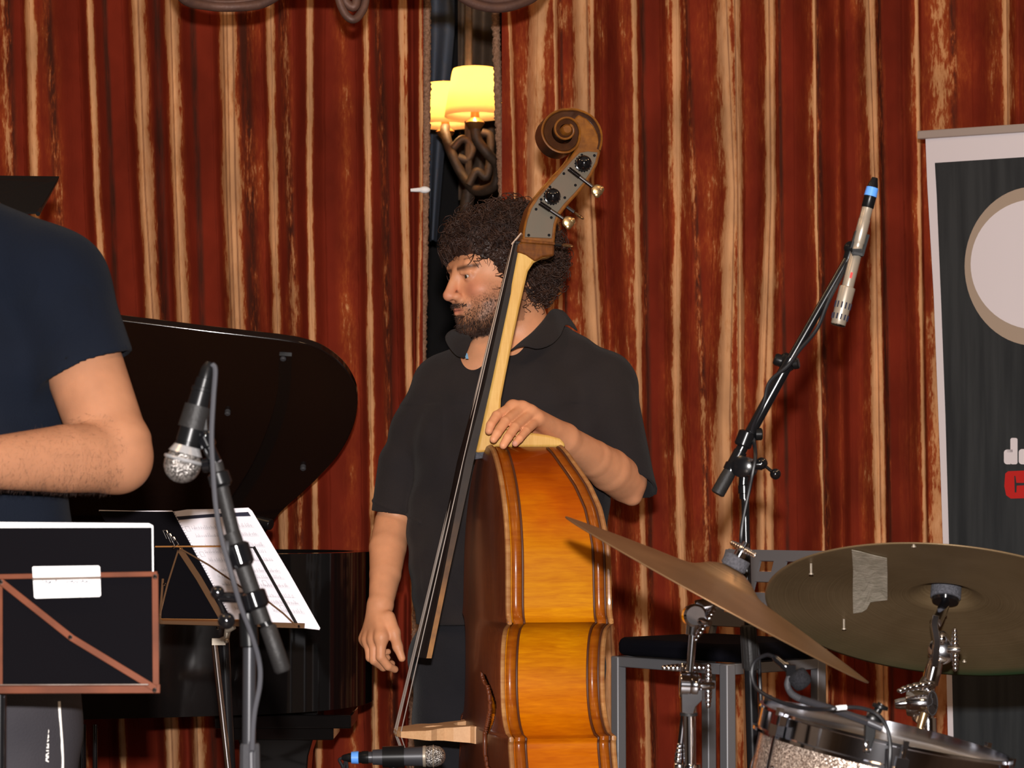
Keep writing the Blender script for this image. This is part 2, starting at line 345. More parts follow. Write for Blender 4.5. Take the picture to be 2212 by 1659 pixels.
def make_curtain(name, label, xa, xb, seed, inner):
    nz, step = 150, 0.0021
    xs = np.arange(xa, xb + 1e-6, step) if abs(xa) < 2.2 and abs(xb) < 2.2 else np.unique(np.concatenate([np.arange(max(xa, -1.55), min(xb, 1.55), step), np.linspace(xa, xb, 420)]))
    zs = np.concatenate([np.linspace(0.03, 0.5, 12, endpoint=False), np.linspace(0.5, 2.6, nz), np.linspace(2.65, 3.5, 12)])
    X, Z = np.meshgrid(xs, zs)
    px, py = to_px(np.stack([X, np.full_like(X, YC), Z], -1))
    bald = np.zeros_like(X); crease = np.zeros_like(X)
    wear = np.zeros_like(X); H = np.zeros_like(X)
    zi = np.arange(len(zs)); rng = np.random.default_rng(seed)
    ridge0 = [s for s in ST if s[6] < 0.7]
    # warp coordinate u so that folds follow the stripes
    pyr = py[:, len(xs) // 2]
    for r in range(len(zs)):
        p = float(np.clip(pyr[r], -300, 1700)); pc = max(0, min(1650, p))
        cs = sorted([(pxline(s, pc), s[0]) for s in ridge0]); c1 = np.array([c[0] for c in cs]); c0 = np.array([c[1] for c in cs])
        c1 = np.maximum.accumulate(c1 + np.arange(len(c1)) * 1e-3)
        row = px[r]
        u = np.interp(row, c1, c0); u = np.where(row < c1[0], row - c1[0] + c0[0], u); u = np.where(row > c1[-1], row - c1[-1] + c0[-1], u)
        kn = [(s[0], 1.0) for s in ridge0] + [(0.5 * (d[0] + d[0]), 0.0) for d in DK]
        kn.sort(); kx = [kn[0][0]]; ky = [kn[0][1]]
        for a, b in kn[1:]:
            if a - kx[-1] > 7: kx.append(a); ky.append(b)
        kx = np.array([-900, -820, -740, -660, -580, -500, -420, -340, -260, -180, -100] + kx + [2320, 2400, 2480, 2560, 2640, 2720, 2800, 2880, 2960, 3040]); ky = np.array([i % 2 for i in range(11)] + ky + [i % 2 for i in range(10)], float)
        # cosine interpolation
        j = np.clip(np.searchsorted(kx, u) - 1, 0, len(kx) - 2); t = np.clip((u - kx[j]) / (kx[j + 1] - kx[j]), 0, 1); t = t * t * (3 - 2 * t)
        gap = np.clip((kx[j + 1] - kx[j]) / 45, 0.35, 1.0)
        h = ky[j] * (1 - t) + ky[j + 1] * t
        H[r] = (h - 0.5) * gap
        w = np.zeros_like(row)
        for s in ST:
            c = pxline(s, pc); d = np.abs(row - c) / s[4]
            near = d < 4.2
            if near.any():
                e = np.where(d < 0.45, 1.0, np.clip(1.0 - (d - 0.45) * 0.72, 0, 1)) if s[6] < 0.7 else np.clip(1.0 - d * 0.42, 0, 1)
                if xa > -1: e = np.maximum(e, np.clip(.52 - .085 * d, 0, .5) * (near))  # right panel: wider orange halo, painting in its brighter light
                w = np.maximum(w, e * s[5] * (1 - 0.12 * s[6]))
        wear[r] = w
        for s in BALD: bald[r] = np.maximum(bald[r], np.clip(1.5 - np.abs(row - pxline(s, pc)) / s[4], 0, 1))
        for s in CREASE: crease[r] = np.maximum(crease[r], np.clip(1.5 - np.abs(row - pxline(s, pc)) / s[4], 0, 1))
    # vertical variation: wear swells and fades down the cloth
    vn = np.stack([noise1(len(zs), 0.12, seed + 5 + c) for c in range(24)], 1)
    vx = np.array([np.interp(np.linspace(0, 23, len(xs)), np.arange(24), vn[r]) for r in range(len(zs))])
    wear = np.clip(wear + 0.12 * vx * (wear > 0.02), 0, 1)
    amp = 0.07
    Y = YC - amp * H + 0.004 * np.sin(X * 9 + Z * 2.0)
    P = np.stack([X, Y, Z], -1); n, m = X.shape
    idx = np.arange(n * m).reshape(n, m)
    F = np.stack([idx[:-1, :-1], idx[:-1, 1:], idx[1:, 1:], idx[1:, :-1]], -1).reshape(-1, 4)
    root = thing(name, label, 'curtain', (0.5 * (xa + xb), YC, 0.03))
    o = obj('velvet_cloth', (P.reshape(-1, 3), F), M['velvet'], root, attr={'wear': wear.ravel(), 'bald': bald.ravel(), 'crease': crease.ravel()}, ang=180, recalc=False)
    # frayed, fuzzy leading edge
    g = G(); zz = np.arange(0.05, 3.5, 0.004)
    k = len(zz); xe = inner(zz); rr = np.random.default_rng(seed + 99)
    prof = [(-.0105, 0), (-.009, .006), (-.004, .0095), (.002, .010), (.008, .007), (.0105, 0), (.006, -.005), (-.006, -.005)]
    Pg = np.zeros((k, len(prof) + 1, 3))
    for a in range(len(prof) + 1):
        q = prof[a % len(prof)]; jj = rr.normal(0, 0.0013, k) if a < len(prof) else 0
        if a == 0: j0 = jj
        if a == len(prof): jj = j0
        Pg[:, a, 0] = xe + q[0] + jj; Pg[:, a, 1] = YC - 0.018 - q[1] + jj; Pg[:, a, 2] = zz
    g.grid(Pg)
    obj('fringe_border', g, M['fringe'], root, ang=180)
    g = G(); g.tube([V(xa, YC, 3.52), V(xb, YC, 3.52)], 0.02, 10); obj('curtain_rail', g, M['rust_iron'], root)
    return root
def velvet():
    m, nt, N, L, b = nodes('worn_velvet')
    at = N.new('ShaderNodeAttribute'); at.attribute_name = 'wear'
    tc = N.new('ShaderNodeTexCoord')
    def noise(sc, scale, det=5, rough=0.6):
        mp = N.new('ShaderNodeMapping'); mp.inputs['Scale'].default_value = sc; L.new(tc.outputs['Object'], mp.inputs[0])
        n = N.new('ShaderNodeTexNoise'); n.inputs['Scale'].default_value = scale; n.inputs['Detail'].default_value = det; n.inputs['Roughness'].default_value = rough; L.new(mp.outputs[0], n.inputs[0]); return n
    def math_(op, a, bb, c=None):
        n = N.new('ShaderNodeMath'); n.operation = op
        for i, q in enumerate((a, bb, c)):
            if q is None: continue
            if isinstance(q, (int, float)): n.inputs[i].default_value = q
            else: L.new(q, n.inputs[i])
        return n.outputs[0]
    n1 = noise((1, 1, 0.22), 150, 6, 0.7); n2 = noise((1, 1, 0.3), 22, 4); n3 = noise((1, 1, 0.6), 7, 3)
    s = math_('ADD', at.outputs['Fac'], math_('MULTIPLY', math_('SUBTRACT', n1.outputs[0], 0.5), 1.1))
    s = math_('ADD', s, math_('MULTIPLY', math_('SUBTRACT', n2.outputs[0], 0.5), 1.15))
    s = math_('MULTIPLY', s, math_('SMOOTH_MIN', math_('MULTIPLY', at.outputs['Fac'], 4), 1.0, 0.1))
    rp = N.new('ShaderNodeValToRGB'); cr = rp.color_ramp
    cr.elements[0].position = 0.0; cr.elements[0].color = (*CV['red'], 1)
    cr.elements[1].position = 0.95; cr.elements[1].color = (*CV['tan'], 1)
    for p, c in ((0.30, 'red2'), (0.52, 'orange'), (0.66, 'tan2')):
        e = cr.elements.new(p); e.color = (*CV[c], 1)
    L.new(s, rp.inputs[0])
    nB = noise((1, 1, 0.12), 60, 5, 0.65)
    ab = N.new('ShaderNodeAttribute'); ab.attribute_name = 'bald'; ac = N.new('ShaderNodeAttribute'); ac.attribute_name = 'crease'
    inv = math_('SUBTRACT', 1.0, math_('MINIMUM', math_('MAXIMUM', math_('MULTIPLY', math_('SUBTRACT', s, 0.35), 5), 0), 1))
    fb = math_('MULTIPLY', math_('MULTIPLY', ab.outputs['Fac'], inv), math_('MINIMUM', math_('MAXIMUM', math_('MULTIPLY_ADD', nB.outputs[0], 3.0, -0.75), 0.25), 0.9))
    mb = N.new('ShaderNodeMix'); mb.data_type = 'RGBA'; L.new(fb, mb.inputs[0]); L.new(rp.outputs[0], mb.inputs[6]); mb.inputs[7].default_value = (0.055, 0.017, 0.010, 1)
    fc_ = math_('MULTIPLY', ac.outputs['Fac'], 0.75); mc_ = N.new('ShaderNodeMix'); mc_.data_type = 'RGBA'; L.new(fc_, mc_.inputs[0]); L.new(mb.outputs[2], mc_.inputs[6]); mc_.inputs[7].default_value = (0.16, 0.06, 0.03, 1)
    mx = N.new('ShaderNodeMix'); mx.data_type = 'RGBA'; mx.blend_type = 'MULTIPLY'; mx.inputs[0].default_value = 1
    r3 = N.new('ShaderNodeMapRange'); r3.inputs[1].default_value = 0.3; r3.inputs[2].default_value = 0.7; r3.inputs[3].default_value = 0.75; r3.inputs[4].default_value = 1.25
    L.new(n3.outputs[0], r3.inputs[0]); L.new(mc_.outputs[2], mx.inputs[6]); L.new(r3.outputs[0], mx.inputs[7]); L.new(mx.outputs[2], b.inputs['Base Color'])
    b.inputs['Roughness'].default_value = 0.9; b.inputs['Specular IOR Level'].default_value = 0.1
    b.inputs['Sheen Weight'].default_value = 0.0
    bp = N.new('ShaderNodeBump'); bp.inputs['Strength'].default_value = 0.5; bp.inputs['Distance'].default_value = 0.002; L.new(n1.outputs[0], bp.inputs['Height']); L.new(bp.outputs[0], b.inputs['Normal'])
    return m
CV = dict(red=(0.165, 0.0185, 0.0075), red2=(0.205, 0.028, 0.009), orange=(0.28, 0.055, 0.014), tan2=(0.50, 0.23, 0.095), tan=(0.60, 0.315, 0.155))
M['velvet'] = velvet()
M['fringe'] = mat('frayed_border', (0.34, 0.19, 0.12), 0.95, var=(0.20, 0.10, 0.055), vs=160, bump=1.0, bs=220, dist=0.004)
inner_l = lambda z: np.interp(z, [0, 0.55, 1.0, 1.9, 2.1, 2.5, 3.5], [W(890,1659,YC)[0], W(892,1600,YC)[0], W(905,1200,YC)[0], W(919,430,YC)[0], W(922,330,YC)[0], W(923,0,YC)[0], W(924,0,YC)[0]])
inner_r = lambda z: np.interp(z, [0, 1.4, 1.9, 2.1, 2.5, 3.5], [W(1110,900,YC)[0], W(1100,800,YC)[0], W(1086,430,YC)[0], W(1078,220,YC)[0], W(1068,0,YC)[0], W(1065,0,YC)[0]])
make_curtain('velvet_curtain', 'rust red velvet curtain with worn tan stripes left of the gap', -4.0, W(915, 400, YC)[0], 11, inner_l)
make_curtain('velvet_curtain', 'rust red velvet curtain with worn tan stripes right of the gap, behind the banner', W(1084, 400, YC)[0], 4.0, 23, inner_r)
g = G(); p = W(917, 410, YC - 0.05); g.ball(p, 0.0135, sc=(1.1, 0.6, 0.65)); g.lathe(p - V(.01, 0, 0), p - V(.035, 0, .001), [(0, .006), (1, .004)], 8)
tag(obj('curtain_clip', g, M['white_card']), 'small white clip on the frayed curtain edge beside the gap', 'clip')
# ------------------------------------------------------------------ wood
def wood(name, c1, c2, c3, rough=0.25, coat=0.6, scale=(1, 1, 1), flame=0.0, spec=0.25):
    m, nt, N, L, b = nodes(name)
    tc = N.new('ShaderNodeTexCoord')
    def noise(sc, s, det=6, dist=0.0):
        mp = N.new('ShaderNodeMapping'); mp.inputs['Scale'].default_value = sc; L.new(tc.outputs['Object'], mp.inputs[0])
        n = N.new('ShaderNodeTexNoise'); n.inputs['Scale'].default_value = s; n.inputs['Detail'].default_value = det; n.inputs['Distortion'].default_value = dist; L.new(mp.outputs[0], n.inputs[0]); return n
    grain = noise(scale, 40, 8, 0.3); fl = noise((1.4, 1.4, 16), 9, 5, 0.6); bl = noise((1, 1, 1), 3.2, 3)
    rp = N.new('ShaderNodeValToRGB'); rp.color_ramp.elements[0].position = 0.32; rp.color_ramp.elements[0].color = (*c1, 1)
    rp.color_ramp.elements[1].position = 0.68; rp.color_ramp.elements[1].color = (*c2, 1)
    mixf = N.new('ShaderNodeMath'); mixf.operation = 'MULTIPLY_ADD'; mixf.inputs[1].default_value = flame; L.new(fl.outputs[0], mixf.inputs[0])
    g2 = N.new('ShaderNodeMath'); g2.operation = 'MULTIPLY'; g2.inputs[1].default_value = 1 - flame; L.new(grain.outputs[0], g2.inputs[0]); L.new(g2.outputs[0], mixf.inputs[2])
    L.new(mixf.outputs[0], rp.inputs[0])
    mx = N.new('ShaderNodeMix'); mx.data_type = 'RGBA'; r2 = N.new('ShaderNodeMapRange'); r2.inputs[1].default_value = 0.42; r2.inputs[2].default_value = 0.68; r2.inputs[4].default_value = 0.75
    L.new(bl.outputs[0], r2.inputs[0]); L.new(r2.outputs[0], mx.inputs[0]); L.new(rp.outputs[0], mx.inputs[6]); mx.inputs[7].default_value = (*c3, 1)
    L.new(mx.outputs[2], b.inputs['Base Color'])
    b.inputs['Roughness'].default_value = rough; b.inputs['Coat Weight'].default_value = coat * .5; b.inputs['Coat Roughness'].default_value = 0.12; b.inputs['Specular IOR Level'].default_value = spec
    bp = N.new('ShaderNodeBump'); bp.inputs['Strength'].default_value = 0.15; bp.inputs['Distance'].default_value = 0.001; L.new(fl.outputs[0], bp.inputs['Height']); L.new(bp.outputs[0], b.inputs['Normal'])
    return m
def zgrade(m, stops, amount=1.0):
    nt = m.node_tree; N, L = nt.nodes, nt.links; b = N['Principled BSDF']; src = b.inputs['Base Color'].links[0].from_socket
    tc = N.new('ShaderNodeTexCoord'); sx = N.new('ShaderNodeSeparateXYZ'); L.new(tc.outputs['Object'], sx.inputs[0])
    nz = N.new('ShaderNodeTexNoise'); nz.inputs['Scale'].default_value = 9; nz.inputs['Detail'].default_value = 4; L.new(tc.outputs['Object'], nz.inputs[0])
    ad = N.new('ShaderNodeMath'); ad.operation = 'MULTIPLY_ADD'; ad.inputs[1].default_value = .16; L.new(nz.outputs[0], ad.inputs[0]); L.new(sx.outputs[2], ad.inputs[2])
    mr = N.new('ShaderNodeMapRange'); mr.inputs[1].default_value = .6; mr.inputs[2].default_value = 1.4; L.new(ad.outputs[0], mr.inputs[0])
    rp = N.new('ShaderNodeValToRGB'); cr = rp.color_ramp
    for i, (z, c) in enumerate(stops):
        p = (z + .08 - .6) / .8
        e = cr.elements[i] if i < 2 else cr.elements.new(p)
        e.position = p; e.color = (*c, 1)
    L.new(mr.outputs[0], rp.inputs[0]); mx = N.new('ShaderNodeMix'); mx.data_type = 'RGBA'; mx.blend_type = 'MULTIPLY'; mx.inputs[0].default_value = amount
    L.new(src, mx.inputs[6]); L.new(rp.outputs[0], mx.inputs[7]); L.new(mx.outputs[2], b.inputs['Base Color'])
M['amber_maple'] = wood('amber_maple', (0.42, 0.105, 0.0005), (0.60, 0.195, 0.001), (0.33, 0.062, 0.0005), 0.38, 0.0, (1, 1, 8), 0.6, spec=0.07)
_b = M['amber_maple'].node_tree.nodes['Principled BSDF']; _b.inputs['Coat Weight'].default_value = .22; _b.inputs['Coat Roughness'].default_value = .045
zgrade(M['amber_maple'], [(.70, (.95, .8, .7)), (.80, (1, 1.0, 1.2)), (.94, (1.05, 1.35, 1.5)), (1.05, (1.05, 1.30, 1.5)), (1.13, (.85, .62, .6)), (1.2, (.55, .32, .5))])  # height ramp: varnish wear, and part of the ribs' lighting painted in
M['dark_varnish'] = wood('dark_varnish', (0.10, 0.022, 0.008), (0.17, 0.042, 0.012), (0.05, 0.014, 0.008), 0.4, 0.3, (8, 8, 0.6), 0.2)
M['worn_edge'] = wood('worn_edge', (0.30, 0.11, 0.03), (0.50, 0.27, 0.10), (0.16, 0.05, 0.015), 0.4, 0.3, (1, 1, 2), 0.5)
M['edge_lining'] = wood('edge_lining', (0.24, 0.050, 0.002), (0.36, 0.10, 0.004), (0.16, 0.03, 0.002), 0.3, 0.3, (1, 1, 4), 0.4)
M['dark_line'] = mat('dark_line', (0.07, 0.018, 0.006), 0.5)
M['pale_neck'] = wood('pale_neck', (0.62, 0.37, 0.09), (0.74, 0.48, 0.15), (0.52, 0.24, 0.04), 0.4, 0.35, (8, 8, 0.7), 0.15)
M['heel_wood'] = wood('heel_wood', (0.10, 0.032, 0.009), (0.24, 0.08, 0.012), (0.05, 0.016, 0.008), 0.25, 0.4, (3, 3, 1), 0.3)
M['scroll_wood'] = wood('scroll_wood', (0.030, 0.012, 0.008), (0.055, 0.020, 0.008), (0.10, 0.033, 0.007), 0.3, 0.3, (2, 2, 2), 0.2)
M['scroll_edge'] = wood('scroll_edge', (0.15, 0.05, 0.008), (0.27, 0.095, 0.012), (0.07, 0.024, 0.008), 0.3, 0.3, (2, 2, 2), 0.2)
M['ebony'] = mat('ebony', (0.009, 0.007, 0.007), 0.45, spec=0.2, var=(0.014, 0.010, 0.009), vs=20, vscale=(8, 8, .5))
M['ebony_worn'] = mat('ebony_worn', (0.20, 0.085, 0.022), 0.5, spec=0.2, var=(0.34, 0.15, 0.03), vs=30)
zgrade(M['ebony_worn'], [(.80, (1, 1, 1)), (.95, (.75, .7, .7)), (1.02, (.25, .25, .35)), (1.12, (.07, .08, .2)), (1.3, (.05, .06, .15))])
M['plate_metal'] = mat('tuner_plate', (0.10, 0.088, 0.062), 0.5, 0.2, spec=.3, var=(0.125, 0.088, 0.060), vs=14)
M['brass_key'] = mat('brass_key', (0.62, 0.42, 0.2), 0.3, 0.9, var=(0.4, 0.25, 0.13), vs=60)
M['string_steel'] = mat('string_steel', (0.55, 0.47, 0.42), 0.35, 0.7)
M['maple_bridge'] = wood('maple_bridge', (0.55, 0.31, 0.15), (0.68, 0.42, 0.22), (0.60, 0.33, 0.17), 0.5, 0.15, (6, 6, 6), 0.3)

# ------------------------------------------------------------------ double bass
TH = math.radians(9)
BN = V(-math.cos(TH), -math.sin(TH), 0)         # belly normal
BW = V(math.sin(TH), -math.cos(TH), 0)          # width axis, towards the near side
BO = W(1097, 1250, 4.36) - 0.25 * BW            # belly plane, centre line
BO = V(BO[0], BO[1], 0)
def Bp(px, py, w): return Wp(px, py, BO + BW * w, BW)
def Bl(s, w, z): return BO - BN * s + BW * w + V(0, 0, z)     # s: distance behind the belly
def Bs(P):
    d = np.asarray(P) - BO; return float(-np.dot(d, BN)), float(np.dot(d, BW)), float(P[2])
zpx = lambda py, w=0.22: float(Bp(1090, py, w)[2])
HWT = [(965, .036), (969, .06), (978, .088), (995, .118), (1020, .152), (1050, .183), (1090, .212), (1130, .232), (1180, .246), (1230, .25), (1280, .249), (1315, .25), (1335, .256), (1345, .266),
       (1349, .244), (1356, .222), (1372, .203), (1400, .189), (1440, .181), (1480, .181), (1520, .188), (1552, .204), (1575, .226), (1590, .25), (1597, .285),
       (1606, .280), (1625, .283), (1660, .296), (1720, .320), (1800, .34), (1880, .342), (1950, .33), (2020, .302), (2080, .26), (2130, .2), (2165, .13), (2180, .06), (2184, 0.0)]
OZ = np.array([zpx(p, w) for p, w in HWT]); OW = np.array([w for p, w in HWT])
def hw(z): return float(np.interp(-z, -OZ, OW))
DZ = [(965, .130), (1000, .140), (1050, .158), (1100, .170), (1180, .178), (1300, .180), (2200, .182)]
DZz = np.array([zpx(p) for p, _ in DZ]); DZd = np.array([d for _, d in DZ])
def depth(z): return float(np.interp(-z, -DZz, DZd))
# dense outline, both sides
def dense(zs, ws, n=5):
    o = []
    for i in range(len(zs) - 1):
        for k in range(n):
            t = k / n; o.append((zs[i] + (zs[i + 1] - zs[i]) * t, ws[i] + (ws[i + 1] - ws[i]) * t))
    o.append((zs[-1], ws[-1])); return np.array(o)
half = dense(OZ, OW)
# light smoothing that keeps the corners
hs = half.copy()
for _ in range(3):
    t = hs.copy(); t[1:-1] = 0.25 * hs[:-2] + 0.5 * hs[1:-1] + 0.25 * hs[2:]
    keep = (np.abs(half[:, 0] - zpx(1345, .266)) < 0.004) | (np.abs(half[:, 0] - zpx(1597, .285)) < 0.004)
    t[keep] = half[keep]; hs = t
half = hs
bass = thing('double_bass', 'old amber brown double bass standing upright, seen from its ribs', 'double bass', Bl(.09, 0, 0))
def rib_band(s_of, off=0.0, i0=0, i1=None, ns=2):
    g = G()
    for sgn in (1, -1):
        pts = half[i0:i1]; P = np.zeros((len(pts), ns + 1, 3))
        tz = np.gradient(pts[:, 0]); tw = np.gradient(pts[:, 1]); ln = np.hypot(tz, tw) + 1e-9
        oz = tw / ln * off; ow = -tz / ln * off
        for i, (z, w) in enumerate(pts):
            a, b = s_of(z)
            for j in range(ns + 1): P[i, j] = Bl(a + (b - a) * j / ns, sgn * (w + ow[i]), z + oz[i])
        g.grid(P)
    return g
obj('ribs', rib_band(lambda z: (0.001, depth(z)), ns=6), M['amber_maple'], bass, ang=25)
for nm, a, b, o_, mt in (('lining', .007, .024, .0022, 'edge_lining'), ('lining', -.024, -.009, .0022, 'edge_lining'), ('purfling', .0245, .0285, .0012, 'dark_line'), ('purfling', -.0285, -.0245, .0012, 'dark_line'), ('purfling', -.009, -.005, .0030, 'dark_line')):
    f = (lambda z, a=a, b=b: (a, b)) if a > 0 else (lambda z, a=a, b=b: (depth(z) + a, depth(z) + b))
    obj(nm, rib_band(f, o_, 4, -3), M[mt], bass, ang=25, solid=.0022)
# belly (with open f-holes) and back
FH = [(0.020, 0.115, 1492), (0.060, 0.135, 1470)]
def f_hole(w, z):
    """true inside either f-hole; centre line runs from the upper eye to the lower eye"""
    w = abs(w); zt, zb = zpx(1465), zpx(1690); L_ = zt - zb; t = (zt - z) / L_
    if t < -0.03 or t > 1.03: return False
    c = 0.118 + 0.085 * t + 0.022 * math.sin(2 * PI * t)
    if abs(t - 0.04) * L_ < .015 and (w - (c - .012)) ** 2 + (z - (zt - .04 * L_)) ** 2 < .011 ** 2: return True
    if (w - (c + .012)) ** 2 + (z - (zt - .94 * L_)) ** 2 < .014 ** 2: return True
    return 0.0 <= t <= 0.97 and abs(w - c) < 0.008 + 0.009 * math.sin(PI * min(max(t, 0), 1))
def plate(s0, sign, arch, thick, cut, over=0.006):
    zs = np.concatenate([np.linspace(OZ[0] + .002, OZ[-1] - .004, 620)]); n = 110
    P = np.zeros((len(zs), n + 1, 3)); S = np.zeros((len(zs), n + 1))
    zc = 0.5 * (OZ[0] + OZ[-1]); zl = 0.5 * (OZ[0] - OZ[-1])
    for i, z in enumerate(zs):
        h = float(np.interp(-z, -half[:, 0], half[:, 1])) + over
        if z > OZ[0]: h = .04
        s_base = s0(z)
        for j in range(n + 1):
            u = -1 + 2 * j / n; e = max(0.0, 1 - u * u); ez = max(0.0, 1 - ((z - zc) / zl) ** 2)
            S[i, j] = arch * (e ** 0.8) * (ez ** 0.5)
            P[i, j] = Bl(s_base + sign * S[i, j], h * u, z)
    m = n + 1; idx = np.arange(P.shape[0] * m).reshape(-1, m)
    F = []
    wz = np.stack([(P - BO) @ BW, P[..., 2]], -1)
    for i in range(P.shape[0] - 1):
        for j in range(n):
            if cut:
                c = (wz[i, j] + wz[i + 1, j + 1]) / 2
                if .06 < abs(c[0]) < .2 and f_hole(c[0], c[1]): continue
            F.append((idx[i, j], idx[i, j + 1], idx[i + 1, j + 1], idx[i + 1, j]))
    return P.reshape(-1, 3), F
obj('belly', plate(lambda z: 0.0, -1, .030, .006, True), M['dark_varnish'], bass, ang=40, solid=.007)
obj('back', plate(depth, 1, .006, .006, False), M['dark_varnish'], bass, ang=40, solid=.006)
g = G()
for sgn in (1, -1):
    for s_, rr in ((0.0, .0048), (None, .0048)):
        pts = [Bl(0.0 if s_ is not None else depth(z), sgn * (w + .004), z) for z, w in half[1:-1]]
        g.tube(pts, rr, 8)
obj('edge_binding', g, M['worn_edge'], bass)
# neck, heel, scroll: traced in the plane of the near cheek
def side(pts, w1, w0, mt, name, parent=None, **k):
    P = [Bp(x, y, w1) for x, y in pts]; g = G().prism(P, -BW * (w1 - w0)); return obj(name, g, M[mt], parent or bass, **k)
NL = [(1119, 543), (1105, 610), (1092, 678), (1061, 829), (1045, 905), (1032, 962), (1028, 978)]
side([(1128, 530), (1197, 536), (1197, 553), (1172, 557), (1153, 568), (1141, 586), (1134, 615), (1122, 668), (1108, 735), (1094, 805), (1083, 862), (1082, 885), (1090, 905), (1115, 925), (1145, 934), (1185, 940), (1210, 947), (1219, 956), (1223, 966),
      (1062, 966), (1058, 976)] + NL[::-1], .026, -.026, 'pale_neck', 'neck', bevel=.006)
side([(1028, 977), (1059, 975), (1048, 989), (1027, 992)], .022, -.022, 'felt_grey', 'neck_foot')
side([(1119, 527), (1127, 521), (1198, 527), (1198, 553), (1173, 556), (1155, 566), (1135, 552), (1116, 545)], .0275, -.0275, 'heel_wood', 'pegbox_heel', bevel=.004)
CHEEK = [(1129, 521), (1130, 500), (1134, 478), (1143, 448), (1158, 424), (1180, 398), (1205, 370), (1228, 345), (1238, 330), (1246, 318), (1252, 300), (1245, 278), (1236, 262), (1250, 247), (1268, 256), (1282, 271), (1292, 290), (1297, 312), (1297, 330), (1291, 354), (1280, 377), (1266, 398), (1248, 420), (1226, 444), (1210, 465), (1202, 487), (1198, 528)]
side(CHEEK, .032, -.032, 'scroll_edge', 'pegbox', bevel=.003)
PL = [(1134, 512), (1135, 497), (1140, 474), (1149, 450), (1164, 427), (1187, 401), (1213, 372), (1236, 346), (1252, 330), (1270, 327), (1291, 329), (1286, 350), (1274, 374), (1260, 395), (1242, 416), (1219, 440), (1203, 461), (1196, 483), (1192, 515)]
pp = side(PL, .0345, .0318, 'plate_metal', 'tuner_plate', bevel=.0006); pp['label'] = 'grey metal tuner plate'
for x, y in ((1257, 335), (1284, 336), (1276, 352), (1218, 375), (1243, 400), (1188, 404), (1220, 427), (1158, 452), (1191, 470), (1142, 508), (1186, 508), (1169, 431)):
    c = Bp(x, y, .0345); obj('plate_screw', G().lathe(c, c + BW * .0012, [(0, .0028), (.7, .0026), (1, .0015)], 8), M['black_matte'], pp)
side([(1126, 516), (1199, 523), (1199, 529), (1125, 523)], .034, -.034, 'heel_wood', 'moulding', bevel=.0015)
# volute: a strip winding in, each turn standing prouder
SCx, SCy = 1213, 290
def vol(t):      # t in turns from the outside; returns px radius pieces
    return None
OUT = [(1252, 300, 0), (1245, 322, .04), (1229, 336, .1), (1208, 340, .16), (1187, 335, .22), (1171, 321, .29), (1163, 300, .36), (1165, 278, .43), (1175, 259, .5), (1193, 246, .57), (1213, 241, .63), (1236, 243, .7), (1254, 250, .76)]
# outer turn: runs from the throat round to the back of the pegbox
def volute():
    g = G(); gb = G()
    turns = 2.25; n = 110; a0 = math.radians(28)
    ring = []
    for i in range(n + 1):
        t = i / n; a = a0 - 2 * PI * turns * t                       # clockwise in the picture, from right side going over the top
        R = np.interp(360 * turns * t, [0, 28, 53, 78, 108, 138, 178, 208, 243, 278, 308, 335, 363, 400, 470, 560, 650, 740, 810], [88, 81, 71, 59, 50, 48.5, 50, 51, 49, 48, 47, 42, 34, 31, 29, 25, 20, 15, 12])
        h = np.interp(t, [0, .12, .3, .5, .75, 1], [.0325, .033, .035, .042, .052, .058])
        ring.append((a, R, h, t))
    for i in range(n):
        pass
    P1 = []; 
    for a, R, h, t in ring:
        x, y = SCx + R * math.cos(a), SCy + R * math.sin(a)
        P1.append((Bp(x, y, h), h))
    c0 = Bp(SCx, SCy, .03)
    # solid: top surface from rim into the eye, each step lofted
    vs = []; fs = []
    for i, (a, R, h, t) in enumerate(ring):
        Rin = R * np.interp(t, [0, .12, .35, .5, 1], [.82, .5, .55, .55, .45])
        for RR, hh in ((R, -h), (R, h), (R * .93, h + .0015), (R * .86, h - .002), (Rin, h - .0065), (Rin * .9, -h)):
            vs.append(Bp(SCx + RR * math.cos(a), SCy + RR * math.sin(a), 0.0) + BW * hh)
    k = 6
    for i in range(n):
        for j in range(k): fs.append((i * k + j, i * k + (j + 1) % k, (i + 1) * k + (j + 1) % k, (i + 1) * k + j))
    fs += [tuple(range(k)), tuple(range(n * k, n * k + k))[::-1]]
    g.add(vs, fs)
    gb.tube([Bp(SCx + R * .965 * math.cos(a), SCy + R * .965 * math.sin(a), 0) + BW * (h + .0005) for a, R, h, t in ring], .0022, 6)
    return g, gb
gv, gb = volute()
sc = obj('scroll', gv, M['scroll_wood'], bass, ang=30)
obj('scroll_rim', gb, M['scroll_edge'], sc)
e0 = Bp(SCx, SCy, 0); obj('scroll_eye', G().lathe(e0 - BW * .060, e0 + BW * .0625, [(0, .008), (.02, .0105), (.96, .0105), (1, .007)], 20), M['scroll_edge'], sc)
